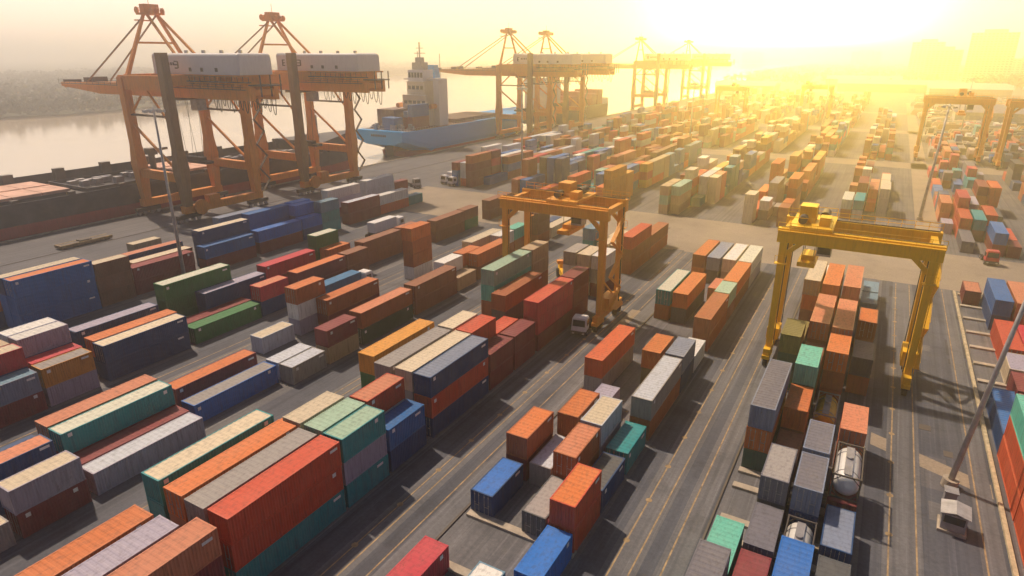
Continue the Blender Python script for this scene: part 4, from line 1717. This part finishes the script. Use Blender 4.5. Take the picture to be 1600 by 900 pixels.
loft([dark_sec(-150, HW, 5.0, 9.1), dark_sec(84, HW, 5.0, 9.6), dark_sec(98, HW * 0.8, 5.0, 10.2), dark_sec(112, HW * 0.12, 5.0, 11.0)], MAT['shipdark'], 'hull', t)
loft([dark_sec(-150, HW - 0.05, -1.0, 4.99), dark_sec(84, HW - 0.05, -1.0, 4.99), dark_sec(98, HW * 0.7, -1, 4.99), dark_sec(108, HW * 0.08, -1, 4.99)], MAT['shipred'], 'boot_stripe', t)
for sx in (-1, 1):
    s = MB()
    a, b_ = sorted((sx * (HW - 0.35), sx * (HW - 0.05)))
    s.box(a, b_, -150, 83, 9.0, 10.2 if sx > 0 else 12.3)
    s.build('bulwark', MAT['shipdark'], t)
s = MB()
for y in range(-140, 84, 13):
    s.box(-HW + 0.3, -HW + 2.0, y, y + 2.6, 9.6, 13.4)
    s.box(HW - 1.6, HW - 0.4, y + 4, y + 5.6, 9.6, 10.9)
s.build('hatch_post', MAT['darksteel'], t)['kind'] = 'stuff'
for (y0, y1, op) in ((-150, -98, 0), (-93, -48, 0), (-44, -4, 0), (0, 22, 1), (27, 44, 0), (48, 74, 1)):
    s = MB()
    for a, b_, c_, d_ in ((-9.9, -9.5, y0, y1), (9.5, 9.9, y0, y1), (-9.5, 9.5, y0, y0 + .4), (-9.5, 9.5, y1 - .4, y1)):
        s.box(a, b_, c_, d_, 9.4, 10.5)
    hc = s.build('hatch_coaming', MAT['shipdark'], t)
    if not op:
        n = max(2, int((y1 - y0) / 6))
        for k in range(n):
            s = MB()
            ya, yb = y0 + (y1 - y0) * k / n, y0 + (y1 - y0) * (k + 1) / n
            s.box(-9.7, 9.7, ya + 0.12, yb - 0.12, 10.52, 11.2)
            s.box(-0.2, 0.2, ya + 0.2, yb - 0.2, 11.2, 11.4)
            s.build('hatch_cover', MAT['hatch'], hc)
    else:
        s = MB()
        for k in range(14):
            x = random.Random(k).uniform(-8, 8); y = random.Random(k + 50).uniform(y0 + 2, y1 - 2)
            s.box(x - 0.8, x + 0.8, y - 1.1, y + 1.1, 9.7, 10.4 + random.Random(k).uniform(0, 1.4))
        s.build('deck_gear', MAT['greysteel'], hc)['kind'] = 'stuff'
s = MB()
s.hexa([(-HW * .95, 82, 9.6), (HW * .95, 82, 9.6), (1.5, 109, 10.8), (-1.5, 109, 10.8), (-HW * .95, 82, 13.4), (HW * .95, 82, 13.4), (1.5, 110, 14.6), (-1.5, 110, 14.6)])
s.build('forecastle', MAT['shipdark'], t)
s = MB()
s.tube((0, 92, 13.4), (0, 92, 22), 0.35, 8)
s.box(-3, 3, 88, 90, 13.5, 15)
s.build('foremast', MAT['greysteel'], t)
for y in (25,):
    s = MB()
    s.tube((0, y - 0.0, 9.4), (0, y, 15.5), 0.9, 10)
    s.box(-1.4, 1.4, y - 1.2, y + 1.2, 15.5, 17.4)
    s.beam((0, y, 16.6), (0.5, y + 5, 16.9), 0.7)
    s.build('deck_crane', MAT['darksteel'], t)

# blue container ship, stern towards the camera
t = empty('container_ship', (-194, 222, -2.2), 0, 'bright blue container ship with white bridge tower, stern towards the viewer', 'ship', 'ships along the quay')
W2 = 13.5


def blue_sec(y, w, zb, zt, fl=0.8):
    return [(w * fl, y, zb), (w * 0.97, y, zb + 1.8), (w, y, zb + 4), (w, y, zt), (-w, y, zt), (-w, y, zb + 4), (-w * 0.97, y, zb + 1.8), (-w * fl, y, zb)]


loft([blue_sec(-1.5, W2 * 0.97, 6.2, 12.2, 0.55), blue_sec(3, W2, 5.2, 12.1, 0.5), blue_sec(10, W2, 3.0, 12.0, 0.5), blue_sec(20, W2, 0.6, 12.0, 0.8), blue_sec(85, W2, 0.6, 12.2, 0.9),
      blue_sec(112, W2 * 0.72, 0.6, 13.0, 0.6), blue_sec(128, W2 * 0.10, 0.6, 14.2, 0.4)], MAT['shipblue'], 'hull', t)
loft([[(W2 * .45, 8, -1), (W2 * .5, 8, 2.4), (-W2 * .5, 8, 2.4), (-W2 * .45, 8, -1)], [(W2 * .99, 22, -1), (W2 * 1.002, 22, 2.6), (-W2 * 1.002, 22, 2.6), (-W2 * .99, 22, -1)],
      [(W2 * .99, 85, -1), (W2 * 1.002, 85, 2.6), (-W2 * 1.002, 85, 2.6), (-W2 * .99, 85, -1)]], MAT['shipred'], 'boot_stripe', t)
s = MB()
s.box(-0.4, 0.4, 2.5, 7.5, -1.5, 5.0)
s.build('rudder', MAT['shipdark'], t)
s = MB()
s.box(-W2 + 0.5, W2 - 0.5, -0.8, 84, 12.02, 12.12)
s.build('deck', MAT['deck'], t)
s = MB()
for sx in (-1, 1):
    for k in range(0, 60):
        s.beam((sx * (W2 - 0.2), k * 1.9, 12.1), (sx * (W2 - 0.2), k * 1.9, 13.2), 0.06) if k * 1.9 < 84 else None
    s.beam((sx * (W2 - 0.2), -1, 13.2), (sx * (W2 - 0.2), 84, 13.2), 0.06)
s.beam((-W2 + .2, -1, 13.2), (W2 - .2, -1, 13.2), 0.06)
s.build('railing', MAT['white'], t)
s = MB()                        # dark lettering on the transom
for k in range(9):
    s.box(-4.2 + k * 0.95, -3.6 + k * 0.95, -1.62, -1.45, 9.6, 10.5)
s.build('transom_lettering', MAT['black'], t)
# superstructure: tower of stepped decks
s = MB()
lv = [(-8.5, 8.0, 24, 38, 12.13, 19.0), (-7.0, 7.0, 25, 37.5, 19.0, 26.0), (-4.8, 5.4, 26, 36, 26.0, 32.0)]
for x0, x1, y0, y1, z0, z1 in lv:
    s.box(x0, x1, y0, y1, z0, z1 - 0.003)
sup = s.build('superstructure', MAT['cream'], t)
s = MB()
s.box(8.1, 11.2, 29, 36, 12.13, 32.5)
s.box(5.6, 13.2, 29, 33, 32.5, 33.4)
s.build('side_house', MAT['white'], sup)
s = MB()
s.box(-4.2, 4.6, 26.4, 34, 32.0, 37.0)
s.box(-9.0, 5.6, 29, 33, 32.5, 33.2)
s.build('bridge', MAT['white'], sup)
for (zz, n, y0, xa, xb, hh) in ((33.6, 5, 26.37, -4.0, 4.4, 2.2), (28.4, 4, 25.97, -4.4, 5.0, 1.6), (22.0, 5, 24.97, -6.4, 6.4, 1.4), (15.5, 5, 23.97, -7.6, 7.4, 1.3)):
    for k in range(n):
        s = MB()
        x = xa + (k + 0.12) * (xb - xa) / n
        s.box(x, x + (xb - xa) / n * 0.76, y0 - 0.06, y0 + 0.05, zz, zz + hh)
        s.build('window', MAT['glass'], sup)
s = MB()
for z0, y0, xa, xb in ((19.0, 23.9, -8.7, 8.0), (26.0, 24.9, -7.2, 7.0), (32.0, 25.9, -5.2, 5.4)):
    s.box(xa, xb, y0 - 0.9, y0 + 0.1, z0 - 0.12, z0)
    for k in range(9):
        xx = xa + (xb - xa) * k / 8
        s.beam((xx, y0 - 0.85, z0), (xx, y0 - 0.85, z0 + 1.1), 0.06)
    s.beam((xa, y0 - 0.85, z0 + 1.1), (xb, y0 - 0.85, z0 + 1.1), 0.06)
s.build('deck_railing', MAT['white'], sup)
s = MB()
s.box(-2.8, 2.6, 28, 33, 37, 40.2)
s.box(-1.6, 1.4, 29, 32, 40.2, 42.4)
s.tube((0, 30.5, 42.4), (0, 30.5, 49), 0.35, 8)
s.beam((-3.0, 30.5, 44.2), (3.2, 30.5, 44.2), 0.3)
s.beam((-2.0, 30.5, 46.4), (2.2, 30.5, 46.4), 0.25)
s.tube((-2.4, 32, 40), (-2.4, 32, 45), 0.2, 6)
s.tube((9.5, 33, 32.5), (9.5, 33, 44), 0.18, 6)
s.build('radar_mast', MAT['greysteel'], sup)
for sx in (-1, 1):
    s = MB()
    s.tube((sx * 9.6 - 0.6, 25.0, 21.0), (sx * 9.6 - 0.6, 31.0, 21.0), 1.1, 8)
    s.build('lifeboat', MAT['orange'], sup)
s = MB()
s.hexa([(-3, 36.6, 32.0), (4, 36.6, 32.0), (4, 41, 32.0), (-3, 41, 32.0), (-2, 37, 39), (3, 37, 39), (3, 40.5, 39), (-2, 40.5, 39)])
s.build('funnel', MAT['shipblue'], sup)


def deck_box(x, y, z, L, w, h, mat, label):
    s = MB()
    s.box(x - w / 2, x + w / 2, y, y + L, z, z + h)
    n = int(L / 0.6)
    for k in range(n):
        s.box(x - w / 2 - .03, x + w / 2 + .03, y + k * L / n + .1, y + k * L / n + .3, z + .1, z + h - .1)
    o = s.build('shipping_container', mat)
    tag(o, label, 'container', 'containers on the blue ship')
    return o


pb = paint('ship_cargo_blue', (0.05, 0.16, 0.38)); pr_ = paint('ship_cargo_rust', (0.33, 0.10, 0.05)); pbr = paint('ship_cargo_brown', (0.20, 0.11, 0.09))
SX, SY, SZ = -194, 222, -2.2
deck_box(SX + 8.6, SY + 10.5, 9.95, 12.2, 2.44, 2.6, pr_, 'rust container at the bottom of the stack beside the ship tower')
deck_box(SX + 8.6, SY + 10.5, 12.57, 12.2, 2.44, 2.6, pr_, 'rust container in the middle of the stack beside the ship tower')
deck_box(SX + 8.6, SY + 10.5, 15.19, 12.2, 2.44, 2.6, pb, 'blue container third up in the stack beside the ship tower')
deck_box(SX + 8.6, SY + 10.5, 17.81, 12.2, 2.44, 2.6, pb, 'blue container on top of the stack beside the ship tower')
deck_box(SX + 5.9, SY + 10.5, 15.0, 12.2, 2.44, 2.6, pb, 'blue container one row in from the stack beside the ship tower')
deck_box(SX + 5.9, SY + 10.5, 9.95, 12.2, 2.44, 5.0, pr_, 'tall rust container under a blue one beside the ship tower')
for k in range(4):
    for j in range(3):
        deck_box(SX - 11.5 + k * 2.55, SY + 13, 9.95 + j * 2.62, 12.2, 2.44, 2.6, pbr,
                 'brown container, %s of %s stack on the port side of the blue ship' % (['bottom', 'middle', 'top'][j], ['leftmost', 'second', 'third', 'fourth'][k]))
for k, nm_ in enumerate(('left', 'right')):
    for j, nj in enumerate(('lower', 'upper')):
        deck_box(SX + 2.2 + k * 2.6 - 0.3, SY + 2.6, 9.95 + j * 2.62, 6.1, 2.44, 2.6, pb, 'blue container, %s of the %s pair on the stern deck of the blue ship' % (nj, nm_))
deck_box(SX - 1.0, SY + 4.0, 9.95, 6.1, 2.44, 2.6, pb, 'blue container at the stern of the blue ship, lower one')
deck_box(SX - 1.0, SY + 4.0, 12.57, 6.1, 2.44, 2.6, pb, 'blue container at the stern of the blue ship, upper one')
s = MB()
rr = random.Random(3)
for k in range(26):
    x, y = rr.uniform(-11, 12), rr.uniform(1.5, 9)
    h = rr.uniform(0.6, 2.6)
    s.box(x - 0.7, x + 0.7, y - 0.6, y + 0.6, 12.13, 12.13 + h)
s.build('mooring_gear', MAT['greysteel'], t)
s = MB()
for k in range(5):
    y0 = 44 + k * 8
    s.box(-10, 10, y0, y0 + 7.4, 12.13, 14.0)
s.build('hatch_cover', MAT['deck'], t)

# grey ship beyond the third and fourth cranes
t = empty('cargo_ship', (-192, 395, -2.2), 0, 'hazy grey cargo ship lying beyond the third and fourth quay cranes', 'ship', 'ships along the quay')
loft([blue_sec(-34, 11, 3, 10, 0.6), blue_sec(-20, 12, 0.6, 10, 0.8), blue_sec(60, 12, 0.6, 10.2, 0.9), blue_sec(85, 2, 0.6, 12.5, 0.4)], MAT['shipdark'], 'hull', t)
s = MB()
s.box(-9, 9, -28, -14, 10, 27)
s.box(-11, 11, -26, -20, 27, 30)
s.build('superstructure', MAT['white'], t)
s = MB()
for k in range(6):
    s.box(-9, 9, -8 + k * 11, 1 + k * 11, 10, 15 + (k % 3) * 2.5)
s.build('cargo', MAT['shipred'], t)

# ------------------------------------------------------------------ far side: woods, buildings, sheds
rr = random.Random(21)


def leaf_clump(mb, x, y, z0, h, w, n):
    for k in range(n):
        a, rr_ = rr.uniform(0, 2 * PI), math.sqrt(rr.random()) * w
        cx, cy, cz = x + rr_ * math.cos(a), y + rr_ * math.sin(a), z0 + h * (0.25 + 0.75 * rr.random() ** 0.8) * (1 - 0.35 * rr_ / w)
        sz = w * rr.uniform(0.28, 0.5)
        p = [Vector((rr.gauss(0, 1), rr.gauss(0, 1), rr.gauss(0, 0.8))).normalized() * sz * rr.uniform(0.7, 1.2) for _ in range(4)]
        i = len(mb.v)
        mb.v += [(cx + q.x, cy + q.y, cz + q.z) for q in p]
        mb.f += [(i, i + 1, i + 2), (i, i + 2, i + 3), (i, i + 3, i + 1), (i + 1, i + 3, i + 2)]


wd = MB()
for k in range(6500):
    # a wood on the inner bend, thinning to the back
    y = 120 + 1400 * rr.random() ** 1.5
    xb = np.interp(y, [120, 224, 270, 313, 409, 560, 1050, 1438], [-545, -545, -535, -542, -566, -640, -900, -900])
    d_ = rr.random() ** 1.5 * 900
    if rr.random() < 0.35 and d_ > 60 and math.sin(y * 0.02 + d_ * 0.013) > 0.2:
        continue
    leaf_clump(wd, xb - 4 - d_, y, -0.8, rr.uniform(7, 13.5), rr.uniform(4.5, 8), 11)
o = wd.build('river_bank_wood', MAT['leaf'])
tag(o, 'dark hazy wood along the far bank of the river', 'wood', None, 'stuff')
wd = MB()
for k in range(1500):
    x, y = rr.uniform(-250, 620), rr.uniform(1000, 2300)
    if abs(x - 110) < 60 and y < 1400:
        continue
    leaf_clump(wd, x, y, 0, rr.uniform(8, 17), rr.uniform(5, 9), 9)
for k in range(1100):
    x, y = rr.uniform(-1900, -930), rr.uniform(1200, 3000)
    leaf_clump(wd, x, y, 0, rr.uniform(8, 15), rr.uniform(6, 12), 7)
for k in range(70):
    leaf_clump(wd, rr.uniform(84, 170), rr.uniform(1010, 1080), 0, rr.uniform(12, 22), rr.uniform(6, 9), 12)
o = wd.build('distant_trees', MAT['leaf'])
tag(o, 'hazy belt of trees along the horizon behind the yard', 'trees', None, 'stuff')


def tower_block(x, y, w, d, h, label, fl=3.4, nb=10):
    t = empty('office_tower', (x, y, 0), R(-6), label, 'building', 'hazy buildings on the skyline')
    s = MB()
    s.box(-w / 2, w / 2, -d / 2, d / 2, 0, h)
    s.box(-w * 0.25, w * 0.25, -d * 0.25, d * 0.25, h, h + 5)
    wl_ = s.build('wall', MAT['bldg'], t)
    nf = int(h / fl)
    for k in range(nf):
        s = MB()
        for j in range(nb):
            xa = -w / 2 + (j + 0.2) * w / nb
            s.box(xa, xa + 0.6 * w / nb, -d / 2 - 0.08, -d / 2 + 0.05, k * fl + 1.0, k * fl + 2.6)
        s.build('window_band', MAT['glass'], t)['kind'] = 'stuff'
    return t


tower_block(120, 1290, 60, 40, 72, 'large hazy tower block on the skyline at upper right', 3.6, 12)
tower_block(40, 1480, 50, 34, 62, 'pale tall tower fading into the glow, left of the large block', 3.6, 8)
tower_block(62, 1350, 50, 30, 48, 'low pale block beside the large hazy tower', 3.6, 8)
tower_block(200, 1480, 60, 34, 34, 'faint building at the right edge of the skyline', 3.6, 8)
for i, (x, y, w, d, h, lab) in enumerate(((-120, 3000, 100, 60, 50, 'faint low building under the glow'), (-600, 3300, 80, 60, 48, 'faint building left of the glow on the horizon'),
                                          (-2000, 2900, 90, 40, 24, 'tiny pale building on the far river bank'), (-2500, 2500, 60, 40, 26, 'tiny white building beyond the wood at far left'))):
    tower_block(x, y, w, d, h, lab, 3.6, 6)


def shed(x, y, w, d, h, roof, label, rz=0):
    t = empty('warehouse', (x, y, 0), rz, label, 'warehouse', 'warehouses beyond the yard')
    s = MB()
    s.box(-w / 2, w / 2, -d / 2, d / 2, 0, h)
    s.build('wall', MAT['bldg'], t)
    s = MB()
    n = 3
    for k in range(n):
        ya, yb = -d / 2 - 1 + (d + 2) * k / n, -d / 2 - 1 + (d + 2) * (k + 1) / n
        ym = (ya + yb) / 2
        s.quad((-w / 2 - 1, ya, h + .02), (w / 2 + 1, ya, h + .02), (w / 2 + 1, ym, h + 4), (-w / 2 - 1, ym, h + 4))
        s.quad((-w / 2 - 1, ym, h + 4), (w / 2 + 1, ym, h + 4), (w / 2 + 1, yb, h + .02), (-w / 2 - 1, yb, h + .02))
        s.quad((-w / 2 - 1, yb, h + .02), (-w / 2 - 1, ya, h + .02), (-w / 2 - 1, ym, h + 4))
        s.quad((w / 2 + 1, ya, h + .02), (w / 2 + 1, yb, h + .02), (w / 2 + 1, ym, h + 4))
    s.build('roof', roof, t)
    for k in range(5):
        s = MB()
        xx = -w / 2 + w * (k + 0.5) / 5
        s.box(xx - 3, xx + 3, -d / 2 - 0.1, -d / 2 + .05, 0, 5)
        s.build('door', MAT['greysteel'], t)
    return t


shed(62, 800, 66, 60, 10, MAT['roofpale'], 'large warehouse with a pale pinkish roof at upper right')
shed(-5, 900, 110, 40, 9, MAT['roofpale'], 'long warehouse with pale roof in the golden haze')
shed(130, 760, 50, 60, 10, MAT['roofpale'], 'warehouse with light roof at the right edge')
shed(54, 520, 36, 26, 7, MAT['roofblue'], 'low shed with blue roof behind the orange gantry at right')
shed(92, 505, 40, 26, 7, MAT['roofpale'], 'low white-roofed shed at the right edge')
shed(-40, 1050, 90, 50, 9, MAT['roofpale'], 'hazy warehouse under the glow')
shed(-140, 760, 60, 40, 10, MAT['roofpale'], 'pale shed beside the far quay cranes')

# vehicle park right of the hazy yard: nobody could count it
V, Fc, Cc = [], [], []
for k in range(900):
    x, y = rr.uniform(18, 110), rr.uniform(330, 760)
    if 440 < y < 560 and 30 < x < 115 and y > 488:
        continue
    L, h, w_ = rr.choice([(4.4, 1.5, 1.8), (9, 3.4, 2.4), (12, 3.8, 2.5)])
    c_ = rr.choice([(0.6, .58, .55), (.6, .58, .55), (.4, .05, .04), (.05, .08, .2), (.1, .1, .11), (.5, .3, .1), (.3, .3, .32), (.55, .4, .3)])
    i = len(V)
    if rr.random() < 0.5:
        L, w_ = w_, L
    for z, k_ in ((0.3, 1), (h * 0.62, 1), (h, 0.86)):
        V += [(x - w_ / 2 * k_, y - L / 2 * k_, z), (x + w_ / 2 * k_, y - L / 2 * k_, z), (x + w_ / 2 * k_, y + L / 2 * k_, z), (x - w_ / 2 * k_, y + L / 2 * k_, z)]
    for b0 in (i, i + 4):
        for q in range(4):
            q2 = (q + 1) % 4
            Fc.append((b0 + q, b0 + q2, b0 + 4 + q2, b0 + 4 + q))
    Fc.append((i + 8, i + 9, i + 10, i + 11))
    Cc.append(c_ + (1,))
me = bpy.data.meshes.new('vehicle_park')
me.from_pydata(V, [], Fc)
ca = me.color_attributes.new('paint', 'FLOAT_COLOR', 'CORNER')
ca.data.foreach_set('color', np.repeat(np.array(Cc, np.float32), 36, axis=0).ravel())
me.materials.append(MAT['farcont'])
o = bpy.data.objects.new('vehicle_park', me)
COL.objects.link(o)
tag(o, 'crowded mass of parked trucks and cars beyond the red containers', 'vehicles', None, 'stuff')

# ------------------------------------------------------------------ haze
hb = MB().box(-FAR - 60, FAR + 60, -460, FAR + 60, -4.2, 90)
m = bpy.data.materials.new('haze_air')
m.use_nodes = True
nt = m.node_tree
nt.nodes.clear()
out = nt.nodes.new('ShaderNodeOutputMaterial')
pv = nt.nodes.new('ShaderNodeVolumePrincipled')
pv.inputs['Color'].default_value = (0.96, 0.955, 0.97, 1)
pv.inputs['Density'].default_value = HAZE_DENSITY
pv.inputs['Anisotropy'].default_value = 0.80
nt.links.new(pv.outputs[0], out.inputs['Volume'])
hz = hb.build('haze', m)
hz['kind'] = 'stuff'
